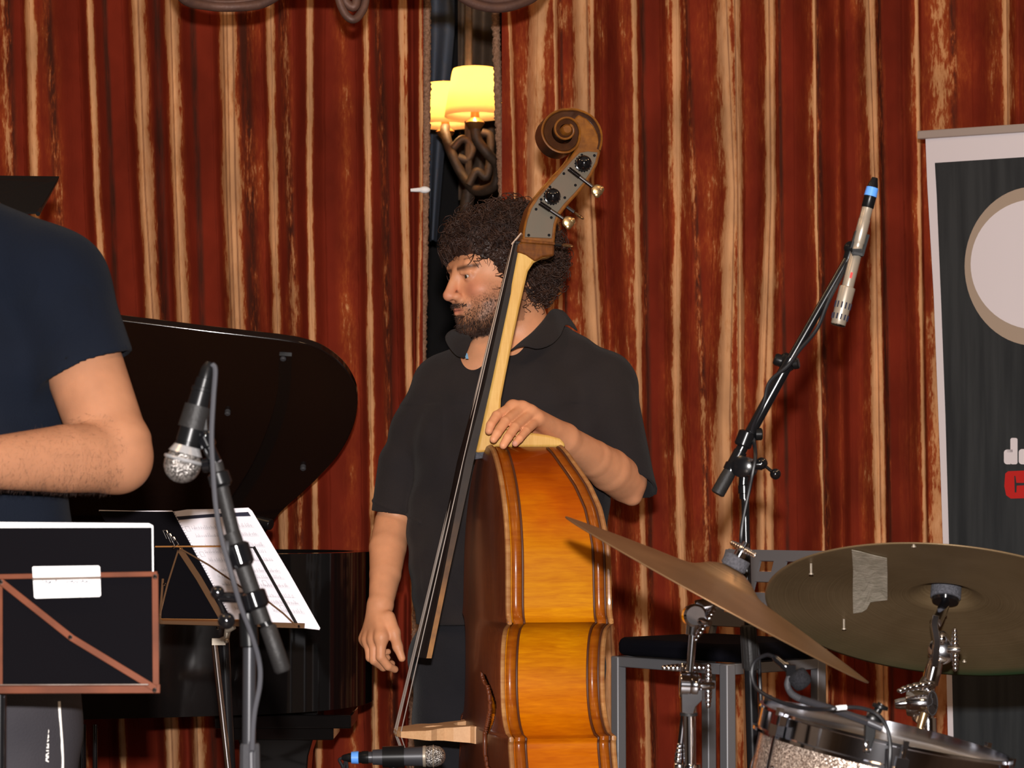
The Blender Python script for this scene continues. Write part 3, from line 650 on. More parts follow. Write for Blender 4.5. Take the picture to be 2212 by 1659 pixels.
# tuners
def tuner(kx, ky, a, b, key, far=False):
    t = None; w = .036
    g = G(); c = Bp(kx, ky, w)
    if not far:
        g.ball(c + BW * .013, .0142, 24, 16); g.lathe(c - BW * .002, c + BW * .004, [(0, .0150), (.9, .0150), (1, .013)], 26)
        for q in range(18):
            an = q * PI / 9; u, v = frame(BW); g.box(c + BW * .002 + (u * math.cos(an) + v * math.sin(an)) * .0152, (.0022, .0022, .0035), (u * math.cos(an) + v * math.sin(an), np.cross(BW, u * math.cos(an) + v * math.sin(an)), BW))
        t = obj('tuning_gear', g, M['black_chrome'], bass)
        p = [Bp(*a, w + .006), Bp(*b, w + .006)]
        g2 = G().tube(p, .0036, 10)
        for q in range(9): g2.torus(p[0] + (p[1] - p[0]) * (.04 + q * .05), p[1] - p[0], .0036, .0013, 12, 5)
        obj('worm_shaft', g2, M['steel_dark'], t)
    else:
        w = -.040; p = [Bp(*a, w), Bp(*b, w)]; t = obj('tuning_gear', G().tube(p, .0036, 8), M['steel_dark'], bass)
    d = nrm(p[1] - p[0]); u = nrm(np.cross(d, BW)); kc = p[1] + d * .010
    if far: u = nrm(u * .25 + BW)
    g3 = G().ball(kc + d * .002, .0115, 14, 8, (d, u, np.cross(d, u)), (1.0, 1.0, .28)).ball(kc + d * .006 + u * .006, .0068, 10, 6, (d, u, np.cross(d, u)), (1, 1, .4)).ball(kc + d * .006 - u * .006, .0068, 10, 6, (d, u, np.cross(d, u)), (1, 1, .4))
    obj('key', g3, M['brass_key'], t)
tuner(1259, 354, (1228, 364), (1279, 403), None); tuner(1192, 425, (1165, 438), (1216, 472), None)
tuner(0, 0, (1215, 440), (1240, 458), None, True); tuner(0, 0, (1190, 527), (1212, 529), None, True)
# fingerboard
FB = [(1126, 528), (1061, 830), (1024, 991), (969, 1242), (932, 1422)]
FBt = [(1114, 527), (1048, 830), (1006, 991), (958, 1242), (921, 1422)]
def fb_pt(t, tab, w):
    x = np.interp(t, [0, .338, .518, .80, 1], [p[0] for p in tab]); y = np.interp(t, [0, .338, .518, .80, 1], [p[1] for p in tab]); return Bp(x, y, w)
secs = []
for i in range(41):
    t = i / 40; w = .021 + .026 * t; lo = fb_pt(t, FB, w); up = fb_pt(t, FBt, w); n_ = nrm(up - lo)
    row = [lo, up] + [up - BW * 2 * w * q + n_ * (.011 * (.6 + .6 * t)) * math.sin(PI * q) for q in (.12, .25, .38, .5, .62, .75, .88)] + [up - BW * 2 * w, lo - BW * 2 * w]
    secs.append(row)
secs = np.array(secs); g = G(); nS = secs.shape[1]
g.add(secs.reshape(-1, 3), [(i * nS + j, i * nS + (j + 1) % nS, (i + 1) * nS + (j + 1) % nS, (i + 1) * nS + j) for i in range(40) for j in range(1, nS)] + [tuple(range(nS)), tuple(range(40 * nS, 41 * nS))])
fbo = obj('fingerboard', g, M['ebony'], bass, ang=30)
g = G().add(np.concatenate([secs[:, 0] + BW * .0006, secs[:, 1] + BW * .0006]), [(i, i + 1, 41 + i + 1, 41 + i) for i in range(40)])
obj('worn_side', g, M['ebony_worn'], fbo, solid=.001, smooth=False)
side([(1113, 519), (1128, 521), (1127, 529), (1112, 528)], .023, -.023, 'ebony', 'nut', bevel=.002)
# bridge
BRz = float(Bp(940, 1581, 0)[2]); BRs = Bs(Bp(853, 1579, .0))[0]
def bridge():
    g = G()
    def th(s): return np.interp(-s, [0.02, -BRs], [.033, .010])
    half_ = [(-.026, .080), (-.034, .080), (-.040, .066), (-.070, .060), (-.085, .052), (-.100, .058), (-.112, .072), (-.122, .074), (-.138, .062), (BRs + .006, .046), (BRs + .001, .025), (BRs, .0)]
    inner = [(-.120, .0), (-.112, .010), (-.098, .013), (-.090, .006), (-.080, .0), (-.060, .0), (-.060, .018), (-.050, .034), (-.034, .042), (-.026, .046)]
    for sg in (1, -1):
        poly = half_ + inner
        n = len(poly); vs = []
        for side_ in (1, -1):
            for s_, w_ in poly: vs.append(Bl(s_, sg * w_, BRz + side_ * th(s_) / 2))
        g.add(vs, [tuple(range(n)), tuple(range(n, 2 * n))] + [(i, (i + 1) % n, n + (i + 1) % n, n + i) for i in range(n)])
    return g
obj('bridge', bridge(), M['maple_bridge'], bass, smooth=False)
# strings, tailpiece, end pin
for i, wb in enumerate((-.042, -.014, .014, .042)):
    wn = wb * .36; n0 = fb_pt(0, FBt, wn); n_ = nrm(fb_pt(0, FBt, 0) - fb_pt(0, FB, 0))
    top = n0 + n_ * (.007 - 8 * wn * wn)
    sb = BRs + .001 + .004 * (abs(wb) / .042) ** 2 * 1.4
    bt = Bl(sb - .001, wb, BRz); tl = Bl(-.060, wb * .5, BRz - .30)
    peg = Bp(*[(1240, 370), (1190, 430), (1175, 445), (1225, 385)][i], .0) 
    o = obj('string', G().tube([peg, top, bt, tl], [.0011 + .0003 * (3 - i)] * 2, 6), M['string_steel'], bass)
g = G(); tp = [Bl(-.058, -.032, BRz - .28), Bl(-.058, .032, BRz - .28), Bl(-.040, .020, OZ[-1] + .06), Bl(-.040, -.020, OZ[-1] + .06)]
g.prism(tp, BN * .014); g.tube([Bl(-.045, 0, OZ[-1] + .07), Bl(-.020, 0, OZ[-1] - .002), Bl(.03, 0, OZ[-1] - .004)], .003, 6)
obj('tailpiece', g, M['ebony'], bass, bevel=.003)
obj('end_pin', G().lathe(Bl(.09, 0, OZ[-1] + .02), Bl(.09, 0, 0.0), [(0, .018), (.3, .016), (.32, .006), (.93, .006), (.94, .012), (1, .012)], 16), M['steel_dark'], bass)
# ------------------------------------------------------------------ people
def skin_mat():
    m, nt, N, L, b = nodes('skin')
    at = N.new('ShaderNodeAttribute'); at.attribute_name = 'tint'
    tc = N.new('ShaderNodeTexCoord'); nz = N.new('ShaderNodeTexNoise'); nz.inputs['Scale'].default_value = 22; nz.inputs['Detail'].default_value = 5; L.new(tc.outputs['Object'], nz.inputs[0])
    r = N.new('ShaderNodeMapRange'); r.inputs[1].default_value = .3; r.inputs[2].default_value = .7; r.inputs[3].default_value = .86; r.inputs[4].default_value = 1.1; L.new(nz.outputs[0], r.inputs[0])
    mx = N.new('ShaderNodeMix'); mx.data_type = 'RGBA'; mx.blend_type = 'MULTIPLY'; mx.inputs[0].default_value = 1; L.new(at.outputs['Color'], mx.inputs[6]); L.new(r.outputs[0], mx.inputs[7]); L.new(mx.outputs[2], b.inputs['Base Color'])
    b.inputs['Roughness'].default_value = 0.5; b.inputs['Specular IOR Level'].default_value = 0.35
    b.inputs['Subsurface Weight'].default_value = 0.12; b.inputs['Subsurface Radius'].default_value = (1, .3, .15); b.inputs['Subsurface Scale'].default_value = 0.006
    n2 = N.new('ShaderNodeTexNoise'); n2.inputs['Scale'].default_value = 420; L.new(tc.outputs['Object'], n2.inputs[0])
    bp = N.new('ShaderNodeBump'); bp.inputs['Strength'].default_value = .25; bp.inputs['Distance'].default_value = .001; L.new(n2.outputs[0], bp.inputs['Height']); L.new(bp.outputs[0], b.inputs['Normal'])
    return m
M['skin'] = skin_mat()
M['hair'] = mat('dark_brown_hair', (0.018, 0.008, 0.006), 0.5, var=(0.060, 0.028, 0.018), vs=45, spec=.4)
M['eye_white'] = mat('eyeball', (0.6, 0.55, 0.5), 0.15)
M['iris'] = mat('iris', (0.03, 0.02, 0.012), 0.15)
M['polo'] = mat('charcoal_cotton', (0.025, 0.020, 0.0195), 0.9, var=(0.018, 0.0155, 0.017), vs=5, bump=0.5, bs=500, spec=.1, sheen=.05, crease=.28)
M['tee'] = mat('navy_cotton', (0.0055, 0.0078, 0.0145), 0.9, var=(0.0075, 0.010, 0.017), vs=5, bump=0.5, bs=500, spec=.06, sheen=.02, crease=.28)
M['trousers'] = mat('dark_trousers', (0.010, 0.010, 0.013), 0.9, var=(0.015, 0.014, 0.017), vs=8, bump=0.5, bs=400, spec=.15, sheen=.1)
M['shorts'] = mat('charcoal_shorts', (0.030, 0.028, 0.034), 0.8, var=(0.040, 0.037, 0.043), vs=8, bump=0.4, bs=400, spec=.2)
M['piping'] = mat('white_piping', (0.75, 0.72, 0.68), 0.6)
M['shoe'] = mat('black_shoe', (0.02, 0.02, 0.02), 0.4)
M['undershirt'] = mat('blue_undershirt', (0.16, 0.33, 0.5), 0.8)
SK = dict(base=np.array([0.64, 0.29, 0.150]))

def rotm(yaw, pitch, roll=0):   # head axes: columns = left, forward, up (yaw 0 faces the camera, -Y)
    f = V(math.sin(yaw) * -1 * math.cos(pitch), -math.cos(yaw) * math.cos(pitch), math.sin(pitch))
    up0 = V(math.sin(roll), 0, math.cos(roll)); l = nrm(np.cross(f, up0)) * -1; u = np.cross(l, f) * -1
    u = nrm(np.cross(f, l)); 
    if u[2] < 0: u = -u
    return np.stack([l, f, u], 1)
def head_sdf(s, o, R, beard=True):
    T = lambda x, y, z: o + R @ V(x, y, z)
    s.ell(T(0, -.020, .030), (.074, .094, .084), .02, R)
    s.ell(T(0, .022, -.020), (.064, .066, .085), .03, R)
    s.ell(T(0, .030, -.072), (.050, .050, .036), .03, R)
    for q in (1, -1): s.cone(T(q * .056, -.012, -.045), T(q * .030, .060, -.090), .014, .016, .03)     # jaw line
    s.ell(T(0, .074, -.096), (.022, .017, .019), .02, R)
    s.cone(T(-.036, .075, .021), T(.036, .075, .021), .013, .013, .014)                                  # brow
    for q in (1, -1):
        s.ell(T(q * .044, .056, -.030), (.020, .024, .018), .02, R)
        s.ell(T(q * .031, .096, -.003), (.017, .016, .0115), .010, R, 's')                               # eye socket
        s.ell(T(q * .031, .0715, -.001), (.0150, .0150, .0150), .003, R)                                 # lids over the eyeball
        s.ell(T(q * .031, .0870, -.0015), (.0130, .0085, .0040), .001, R, 's')
        s.cone(T(q * .017, .083, .0155), T(q * .046, .074, .0175), .0050, .0042, .005)                   # brow tuft
        s.cone(T(q * .020, .0865, .0055), T(q * .043, .078, .0045), .0030, .0028, .003)                  # upper lid fold
    s.cone(T(0, .086, .010), T(0, .109, -.032), .0085, .0105, .012)
    s.ell(T(0, .110, -.036), (.0115, .011, .010), .006, R)
    for q in (1, -1):
        s.ell(T(q * .0125, .099, -.039), (.0085, .0105, .0080), .005, R)
        s.ell(T(q * .0065, .106, -.0475), (.0036, .0055, .0040), .002, R, 's')
    s.ell(T(0, .083, -.060), (.028, .016, .020), .012, R)                                                # muzzle
    s.ell(T(0, .1005, -.0665), (.021, .006, .0013), .003, R, 's')                                        # mouth line
    for q in (1, -1): s.cone(T(0, .0965, -.0615), T(q * .022, .085, -.0655), .0046, .0022, .004)
    for q in (1, -1): s.cone(T(0, .0955, -.0725), T(q * .020, .084, -.0675), .0056, .0022, .004)
    s.ell(T(0, .094, -.082), (.016, .006, .005), .006, R, 's')
    for q in (1, -1):                                                                                    # ears
        s.ell(T(q * .076, -.010, -.010), (.009, .019, .032), .006, R)
        s.ell(T(q * .084, -.004, -.006), (.005, .010, .018), .004, R, 's')
    return T
def head_tint(P, o, R, beard, col):
    q = (P - o) @ R; x, y, z = q[:, 0], q[:, 1], q[:, 2]
    C = np.tile(col, (len(P), 1)); inh = (np.abs(x) < .1) & (y > -.13) & (y < .14) & (z > -.14) & (z < .15)
    def blend(mask, c):
        nonlocal C
        mask = np.clip(mask * inh, 0, 1)[:, None]; C = C * (1 - mask) + np.array(c) * mask
    sm = lambda e0, e1, v: np.clip((v - e0) / (e1 - e0), 0, 1) ** 2 * (3 - 2 * np.clip((v - e0) / (e1 - e0), 0, 1))
    ck = np.exp(-(((np.abs(x) - .045) / .022) ** 2 + ((z + .028) / .022) ** 2 + ((y - .07) / .04) ** 2)); blend(.5 * ck, (0.62, 0.19, 0.13))
    blend(.5 * np.exp(-((x / .018) ** 2 + ((y - .112) / .02) ** 2 + ((z + .036) / .016) ** 2)), (0.64, 0.22, 0.15))
    if beard:
        rnd = np.random.default_rng(3).uniform(-.012, .012, len(P))
        low = sm(-.040, -.062, z + .35 * (y - .07) * (y > .04) + rnd) * sm(.0, .02, y) * sm(-.128, -.118, z)
        must = np.exp(-((x / .026) ** 4 + ((z + .0545) / .0052) ** 2)) * (y > .075) 
        side_ = sm(-.020, -.045, z + rnd) * sm(.075, .03, y) * (y > -.03) * (np.abs(x) > .03) * (z > -.10)
        lips_keep = 1 - np.exp(-((x / .022) ** 4 + ((z + .0675) / .0085) ** 2)) * (y > .075)
        chin_patch = 1 - .5 * np.exp(-(((np.abs(x) - .02) / .018) ** 2 + ((z + .075) / .01) ** 2)) * (y > .06)
        jaw = sm(-.068, -.088, z + rnd) * sm(.0, .02, y) * sm(-.128, -.118, z)
        m = np.maximum(np.maximum(.78 * jaw, .62 * low * (.5 + .5 * (np.abs(x) > .018))), np.maximum(.5 * must, .45 * side_)) * lips_keep * chin_patch
        blend(m, (0.045, 0.020, 0.013))
    lip = np.exp(-((x / .019) ** 4 + ((z + .0665) / .0072) ** 2)) * (y > .08); blend(.8 * lip, (0.42, 0.11, 0.085))
    blend(.9 * np.exp(-((x / .020) ** 4 + ((z + .0668) / .0012) ** 2)) * (y > .08), (0.06, 0.02, 0.015))
    br = np.exp(-((z - .0165 - .05 * (np.abs(x) - .03)) / .0042) ** 2) * (np.abs(x) > .012) * (np.abs(x) < .052) * (y > .05); blend(.85 * br, (0.03, 0.014, 0.01))
    eye = np.exp(-(((np.abs(x) - .031) / .015) ** 4 + ((z + .001) / .0045) ** 2)) * (y > .06); blend(.5 * eye, (0.12, 0.05, 0.035))
    return C
def eyes(o, R, parent, gaze):
    for q in (1, -1):
        c = o + R @ V(q * .031, .0712, -.001); gd = nrm(R @ V(*gaze))
        e = obj('eye', G().ball(c, .0128, 20, 14), M['eye_white'], parent)
        obj('iris', G().ball(c + gd * .0085, .0058, 14, 10), M['iris'], e)
def curl_hair(name, o, R, parent, n, seed, length=.05, rad=.0075, thick=.0016, sel=None, base=True, lift=.016, front=.03):
    """curly strands rooted on the skull plus a lumpy under-layer"""
    rng = np.random.default_rng(seed); vs = []; fs = []; seg = 4; npt = 11; k = 0
    while k < n:
        d = nrm(rng.normal(size=3))
        x, y, z = d * V(.080, .100, .090) + V(0, -.020, .030)
        if sel is None:
            if not (z > .035 + np.clip((y - .02) * .65, -.2, .05) or (y < -.025 and z > -.045 - .0 * y) or (abs(x) > .05 and y < .022 and z > -.002)): continue
        elif not sel(x, y, z): continue
        k += 1
        nn = nrm(d / V(.080, .100, .090)); tang = nrm(np.cross(nn, rng.normal(size=3))); down = V(0, .25 if y > .02 else -.25, -1); down = nrm(down - nn * np.dot(down, nn) * .7)
        dirv = nrm(nn * .55 + down * .55 + tang * .55); u, w = frame(dirv); ph = rng.uniform(0, 2 * PI); turns = rng.uniform(.8, 1.6); L_ = length * rng.uniform(.6, 1.15); rr = rad * rng.uniform(.6, 1.2)
        pts = []
        base_lift = rng.uniform(-.004, lift * .6)
        for i in range(npt):
            t = i / (npt - 1); a = ph + 2 * PI * turns * t
            p = V(x, y, z) + nn * (base_lift + .010 * math.sin(t * PI)) + dirv * (L_ * t) - nn * (L_ * .5 * t * t) + (u * math.cos(a) + w * math.sin(a)) * rr * min(1, 2 * t)
            pts.append(o + R @ p)
        b0 = len(vs)
        for i in range(npt):
            dd = nrm(pts[min(i + 1, npt - 1)] - pts[max(i - 1, 0)]); u2, w2 = frame(dd); r_ = thick * (1 - .75 * i / (npt - 1))
            for q in range(seg): a = 2 * PI * q / seg; vs.append(pts[i] + r_ * (u2 * math.cos(a) + w2 * math.sin(a)))
        fs += [(b0 + i * seg + q, b0 + i * seg + (q + 1) % seg, b0 + (i + 1) * seg + (q + 1) % seg, b0 + (i + 1) * seg + q) for i in range(npt - 1) for q in range(seg)]
    g = G(); g.v = [tuple(v) for v in vs]; g.f = fs
    if base:
        s = SDF(); T = lambda x, y, z: o + R @ V(x, y, z)
        s.ell(T(0, -.022, .046), (.083, .101, .083), .02, R)
        s.ell(T(0, -.055, .000), (.074, .066, .062), .02, R)
        s.ell(T(0, .050, .080), (.050, .034, .026), .025, R)
        for q in (1, -1): s.ell(T(q * .070, .004, .018), (.015, .024, .030), .02, R)
        s.fn(lambda P: .004 * (np.sin(P[:, 0] * 210 + 3 * np.sin(P[:, 2] * 90)) * np.sin(P[:, 1] * 190 + 2 * np.sin(P[:, 0] * 80)) * np.sin(P[:, 2] * 200)))
        Vv, F = sdf_mesh(s, o - .16, o + .16, .004, 4)
        n0 = len(g.v); g.v += [tuple(v) for v in Vv]; g.f += [tuple(f + n0) for f in F]
    return obj(name, g, M['hair'], parent, ang=180, recalc=False)
def finger(s, pts, rs, k=.003): s.chain(pts, rs, k)
def fold(P, f1, a, dirv, ph=0):     # cloth creases running along a direction
    return a * np.sin((P @ nrm(dirv)) * f1 + ph + 1.7 * np.sin(P[:, 2] * 9 + ph) + 1.1 * np.sin(P[:, 0] * 13))

def person(name, label, loc): return thing(name, label, 'person', loc)

# ---- the bassist
man = person('person', 'curly-haired bearded man in a charcoal polo shirt, one hand resting on the double bass', (W(1100, 1400, 5.02)[0], 5.02, 0))
HO = W(1070, 592, 4.985); HR = rotm(math.radians(62), math.radians(-7), math.radians(-2))
b = SDF(); T = head_sdf(b, HO, HR)
neckb = W(1128, 745, 5.045)
b.cone(T(0, -.035, -.05), neckb, .056, .062, .025)
b.cone(neckb, W(1120, 830, 5.05), .062, .080, .03)
shL, elL, wrL = W(1302, 832, 5.02), W(1352, 1040, 4.90), W(1222, 948, 4.70)
shR, elR, wrR = W(948, 842, 5.05), W(849, 1128, 5.07), W(823, 1304, 4.93)
for sh in (shL, shR): b.cone(W(1125, 815, 5.05), sh, .046, .038, .02)
b.ell(W(1122, 880, 5.03), (.165, .085, .14), .05); b.ell(W(1062, 812, 4.985), (.070, .040, .075), .03)
b.ell(W(1104, 1110, 5.02), (.150, .085, .20), .05)
b.ell(W(1095, 1350, 5.02), (.140, .085, .12), .05)
for q in (-.085, .085):
    hp = W(1095, 1420, 5.02) + V(q, 0, 0); b.cone(hp, V(hp[0], 5.0, .50), .07, .055, .03); b.cone(V(hp[0], 5.0, .50), V(hp[0], 5.02, .09), .055, .038, .02); b.cone(V(hp[0], 5.02, .05), V(hp[0], 4.90, .035), .032, .026, .02)
b.cone(shL, elL, .048, .040, .02); b.cone(elL, W(1366, 1072, 4.90), .034, .019, .012)
b.chain([elL, elL * .72 + wrL * .28, elL * .45 + wrL * .55, wrL], [.0415, .0420, .0355, .0265], .004)
b.cone(shR, elR, .048, .036, .02); b.chain([elR, elR * .68 + wrR * .32 + V(-.003, 0, 0), elR * .35 + wrR * .65, wrR], [.037, .0375, .0315, .0245], .003)
# resting hand: four fingers over the shoulder of the bass, thumb behind
mcp = [W(1108, 879, 4.585), W(1129, 882, 4.59), W(1147, 892, 4.595), W(1161, 907, 4.60)]
pip = [W(1073, 898, 4.545), W(1091, 911, 4.53), W(1112, 923, 4.53), W(1136, 931, 4.545)]
dip = [W(1060, 918, 4.525), W(1074, 936, 4.505), W(1097, 945, 4.505), W(1122, 948, 4.520)]
tip = [W(1056, 931, 4.520), W(1066, 949, 4.500), W(1087, 962, 4.498), W(1113, 958, 4.512)]
for i in range(4): b.chain([mcp[i], pip[i], dip[i], tip[i]], [.0105, .0092, .0082, .0072] if i < 3 else [.0095, .0080, .0072, .0063], .002)
for i in range(4): b.cone(wrL + V(-.004, -.004, .004), mcp[i], .0195, .0120, .012)
b.cone(wrL, W(1165, 925, 4.66), .024, .021, .012)
b.chain([W(1188, 930, 4.67), W(1150, 945, 4.675), W(1112, 935, 4.665)], [.016, .012, .009], .008)
# hanging hand, loosely curled
hw0 = wrR
m2 = [W(824, 1376, 4.875), W(809, 1380, 4.895), W(797, 1382, 4.915), W(790, 1380, 4.935)]
p2 = [W(822, 1419, 4.870), W(808, 1426, 4.888), W(800, 1420, 4.910), W(799, 1408, 4.935)]
d2 = [W(838, 1439, 4.880), W(828, 1441, 4.905), W(819, 1431, 4.925), W(820, 1415, 4.945)]
t2 = [W(853, 1446, 4.895), W(846, 1434, 4.925), W(836, 1421, 4.940), W(838, 1408, 4.955)]
for i in range(4): b.chain([m2[i], p2[i], d2[i], t2[i]], [.0110, .0094, .0084, .0072] if i < 3 else [.0095, .0080, .0072, .0063], .002)
for i in range(4): b.cone(hw0 + V(-.002, 0, -.004), m2[i], .0190, .0135, .012)
b.chain([W(838, 1335, 4.90), W(851, 1366, 4.885), W(859, 1397, 4.875), W(868, 1422, 4.870)], [.015, .0120, .0096, .0074], .006)
lo = V(-.36, 4.4, .0); hi = V(.36, 5.25, 1.80)
Vb, Fb = sdf_mesh(b, lo, hi, .0023, 5)
tint = head_tint(Vb, HO, HR, True, SK['base'])
def nail(C, P, c, d, col=(0.56, 0.27, 0.20)):
    q = P - c; m = (np.linalg.norm(q, axis=1) < .0062) & ((q @ nrm(d)) > .0022); C[m] = col
for i in range(4): nail(tint, Vb, tip[i], V(-.15, -1, .25))
nail(tint, Vb, W(868, 1420, 4.870), V(.2, -1, 0)); 
red = np.exp(-(np.linalg.norm(Vb - elL, axis=1) / .05) ** 2)[:, None] * .35; tint = tint * (1 - red) + np.array([.50, .17, .09]) * red
tint = np.concatenate([tint, np.ones((len(tint), 1))], 1)
body = obj('body', (Vb, Fb), M['skin'], man, ang=180, attr={'tint': tint}, recalc=False)
eyes(HO, HR, man, (0.0, 1, -.15))
curl_hair('hair', HO, HR, man, 3000, 5, length=.056, rad=.0100, thick=.0014, lift=.03)
# beard: short strands over the jaw
def beard_hair(o, R, parent, n, seed):
    rng = np.random.default_rng(seed); q = (Vb - o) @ R; x, y, z = q[:, 0], q[:, 1], q[:, 2]
    inh = (np.abs(x) < .075) & (y > .0) & (y < .12) & (z > -.125)
    lipx = (np.abs(x) < .021) & (z > -.076) & (z < -.060) & (y > .075)
    jaw = (z < -.078 + .02 * np.abs(x) / .05) & (z > -.122) & (y > .005)
    m1 = inh & jaw & ~lipx; m2_ = inh & (z < -.052) & (z > -.0605) & (np.abs(x) < .028) & (y > .08); m3 = inh & (z < -.045) & (y < .065) & (np.abs(x) > .03) & (rng.uniform(size=len(x)) < .35)
    ids = np.concatenate([rng.choice(np.where(m1)[0], int(n * .7)), rng.choice(np.where(m2_)[0], int(n * .07)), rng.choice(np.where(m3)[0], int(n * .18))])
    g = G(); vs = []; fs = []
    for i in ids:
        nn = nrm(V(q[i, 0], q[i, 1] - .02, (q[i, 2] + .05) * .8)); d = nrm(nn * .7 + V(0, .1, -.8) + rng.normal(size=3) * .35); L_ = rng.uniform(.004, .010) * (1.3 if q[i, 2] < -.09 else .8)
        p0 = q[i] - nn * .0005; p1 = p0 + d * L_ * .6; p2 = p1 + nrm(d + rng.normal(size=3) * .6) * L_ * .4; u, w = frame(d); b0 = len(vs)
        for p, r_ in ((p0, .00055), (p1, .00045), (p2, .0002)):
            for a in (0, 2.09, 4.19): vs.append(o + R @ (p + r_ * (u * math.cos(a) + w * math.sin(a))))
        for s_ in (0, 3):
            for a in range(3): fs.append((b0 + s_ + a, b0 + s_ + (a + 1) % 3, b0 + s_ + 3 + (a + 1) % 3, b0 + s_ + 3 + a))
    g.v = [tuple(v) for v in vs]; g.f = fs
    obj('beard', g, M['hair'], parent, ang=180, recalc=False)
beard_hair(HO, HR, man, 3600, 9)
# polo shirt
s = SDF()
s.ell(W(1120, 905, 5.03), (.205, .125, .165), .05)
s.ell(W(1103, 1040, 5.02), (.195, .130, .20), .06)
s.ell(W(1101, 1210, 5.015), (.200, .138, .20), .06)
s.cone(W(1100, 1200, 5.02), W(1100, 1400, 5.02), .13, .13, .03)
s.ell(W(1103, 1300, 5.02), (.200, .135, .16), .05)
s.cone(W(1032, 790, 5.05), shR + V(0, 0, .002), .055, .055, .04)
s.cone(W(1200, 762, 5.05), shL, .056, .062, .04)
s.cone(neckb + V(0, 0, -.03), neckb + V(0, 0, -.10), .075, .11, .03)
s.cone(shR, W(868, 1000, 5.06), .060, .048, .02)
s.fn(lambda P: fold(P, 34, .0055, V(.3, .1, 1)) * np.clip((1.45 - P[:, 2]) * 3, 0, 1) + fold(P, 62, .0030, V(1, .2, .35), 2) + fold(P, 95, .0016, V(-.6, .2, 1), 4) + .0022 * np.sin(P[:, 0] * 55 + 4 * np.sin(P[:, 2] * 7)) * (P[:, 2] < 1.32))
s.sleeve(W(868, 1000, 5.06), W(847, 1135, 5.07), .048, .0455, W(849, 1109, 5.06), V(-.12, .0, -1), .0405, .01)
s.sleeve(shL, elL + V(.0, .012, .006), .066, .056, elL + V(0, 0, .004), V(-.35, -.45, -.85), .050, .03)
s.fn(lambda P: np.maximum(.0035 - np.abs(((P - elR) @ nrm(shR - elR)) - .028) * .9, 0) * -1 * (P[:, 0] < elR[0] + .06))
s.plane(W(1100, 1342, 5.02), V(0.03, 0, -1))
s.cone(neckb + V(-.015, -.03, .12), neckb + V(-.026, -.040, .008), .066, .050, .004, 's')                           # neck hole
s.cone(W(1058, 742, 4.93), W(1030, 790, 4.925), .040, .009, .004, 's')                                    # open placket
Vs, Fs = sdf_mesh(s, V(-.36, 4.75, .8), V(.36, 5.3, 1.6), .0030, 4)
shirt = obj('polo_shirt', (Vs, Fs), M['polo'], man, ang=180, recalc=False)
def flap(outer, inner, m, th=.004, name='collar', parent=None, mid=None):
    o_ = spline(outer, 5); i_ = spline(inner, 5); n = min(len(o_), len(i_)); g = G()
    P = np.zeros((n, 5, 3))
    for a in range(n):
        for b_ in range(5):
            t = b_ / 4; P[a, b_] = i_[a] * (1 - t) + o_[a] * t + V(0, -.006, .003) * math.sin(PI * t)
    g.grid(P); return obj(name, g, m, parent, solid=th, sub=1, ang=180)
flap([W(1250, 718, 5.09), W(1224, 702, 5.02), W(1212, 724, 4.965), W(1192, 744, 4.93), W(1162, 754, 4.900), W(1138, 744, 4.895)],
     [W(1215, 670, 5.09), W(1192, 668, 5.03), W(1172, 692, 4.985), W(1150, 716, 4.950), W(1124, 738, 4.922), W(1098, 762, 4.905)], M['polo'], name='collar', parent=shirt)
flap([W(1010, 735, 5.08), W(975, 720, 5.06), W(962, 728, 5.01), W(966, 745, 4.96), W(984, 768, 4.92), W(1004, 775, 4.905)],
     [W(1015, 712, 5.08), W(992, 712, 5.05), W(985, 716, 4.99), W(1000, 722, 4.950), W(1018, 730, 4.925), W(1010, 757, 4.903)], M['polo'], name='collar', parent=shirt)
obj('undershirt', G().prism([W(1003, 758, 4.905), W(1010, 764, 4.905), W(1012, 775, 4.90), W(1006, 775, 4.90)], V(0, .01, 0)), M['undershirt'], man)
# trousers and shoes
s = SDF(); s.ell(W(1097, 1400, 5.02), (.185, .120, .13), .05)
for q in (-.095, .095):
    hp = W(1097, 1440, 5.02) + V(q, 0, 0); kn = V(hp[0] + q * .15, 4.995, .50); s.cone(hp, kn, .098, .078, .04); s.cone(kn, V(kn[0], 5.02, .04), .078, .066, .02)
s.fn(lambda P: fold(P, 40, .003, V(.5, .2, 1)) + fold(P, 90, .0012, V(1, 0, .2), 1))
s.plane(W(1097, 1325, 5.02), V(0, 0, 1)); s.plane(V(0, 5, .05), V(0, 0, -1))
Vt, Ft = sdf_mesh(s, V(-.4, 4.7, .0), V(.4, 5.3, 1.05), .005, 4); obj('trousers', (Vt, Ft), M['trousers'], man, ang=180, recalc=False)
for q in (-.095, .095):
    hp = W(1097, 1440, 5.02) + V(q * 1.15, 0, 0); s = SDF(); s.cone(V(hp[0], 5.05, .045), V(hp[0], 4.86, .035), .044, .036, .02); s.plane(V(0, 0, .002), V(0, 0, -1)); s.plane(V(0, 0, .082), V(0, 0, 1))
    vv, ff = sdf_mesh(s, V(hp[0] - .1, 4.75, -.02), V(hp[0] + .1, 5.15, .12), .005, 3); obj('shoe', (vv, ff), M['shoe'], man, ang=180, recalc=False)

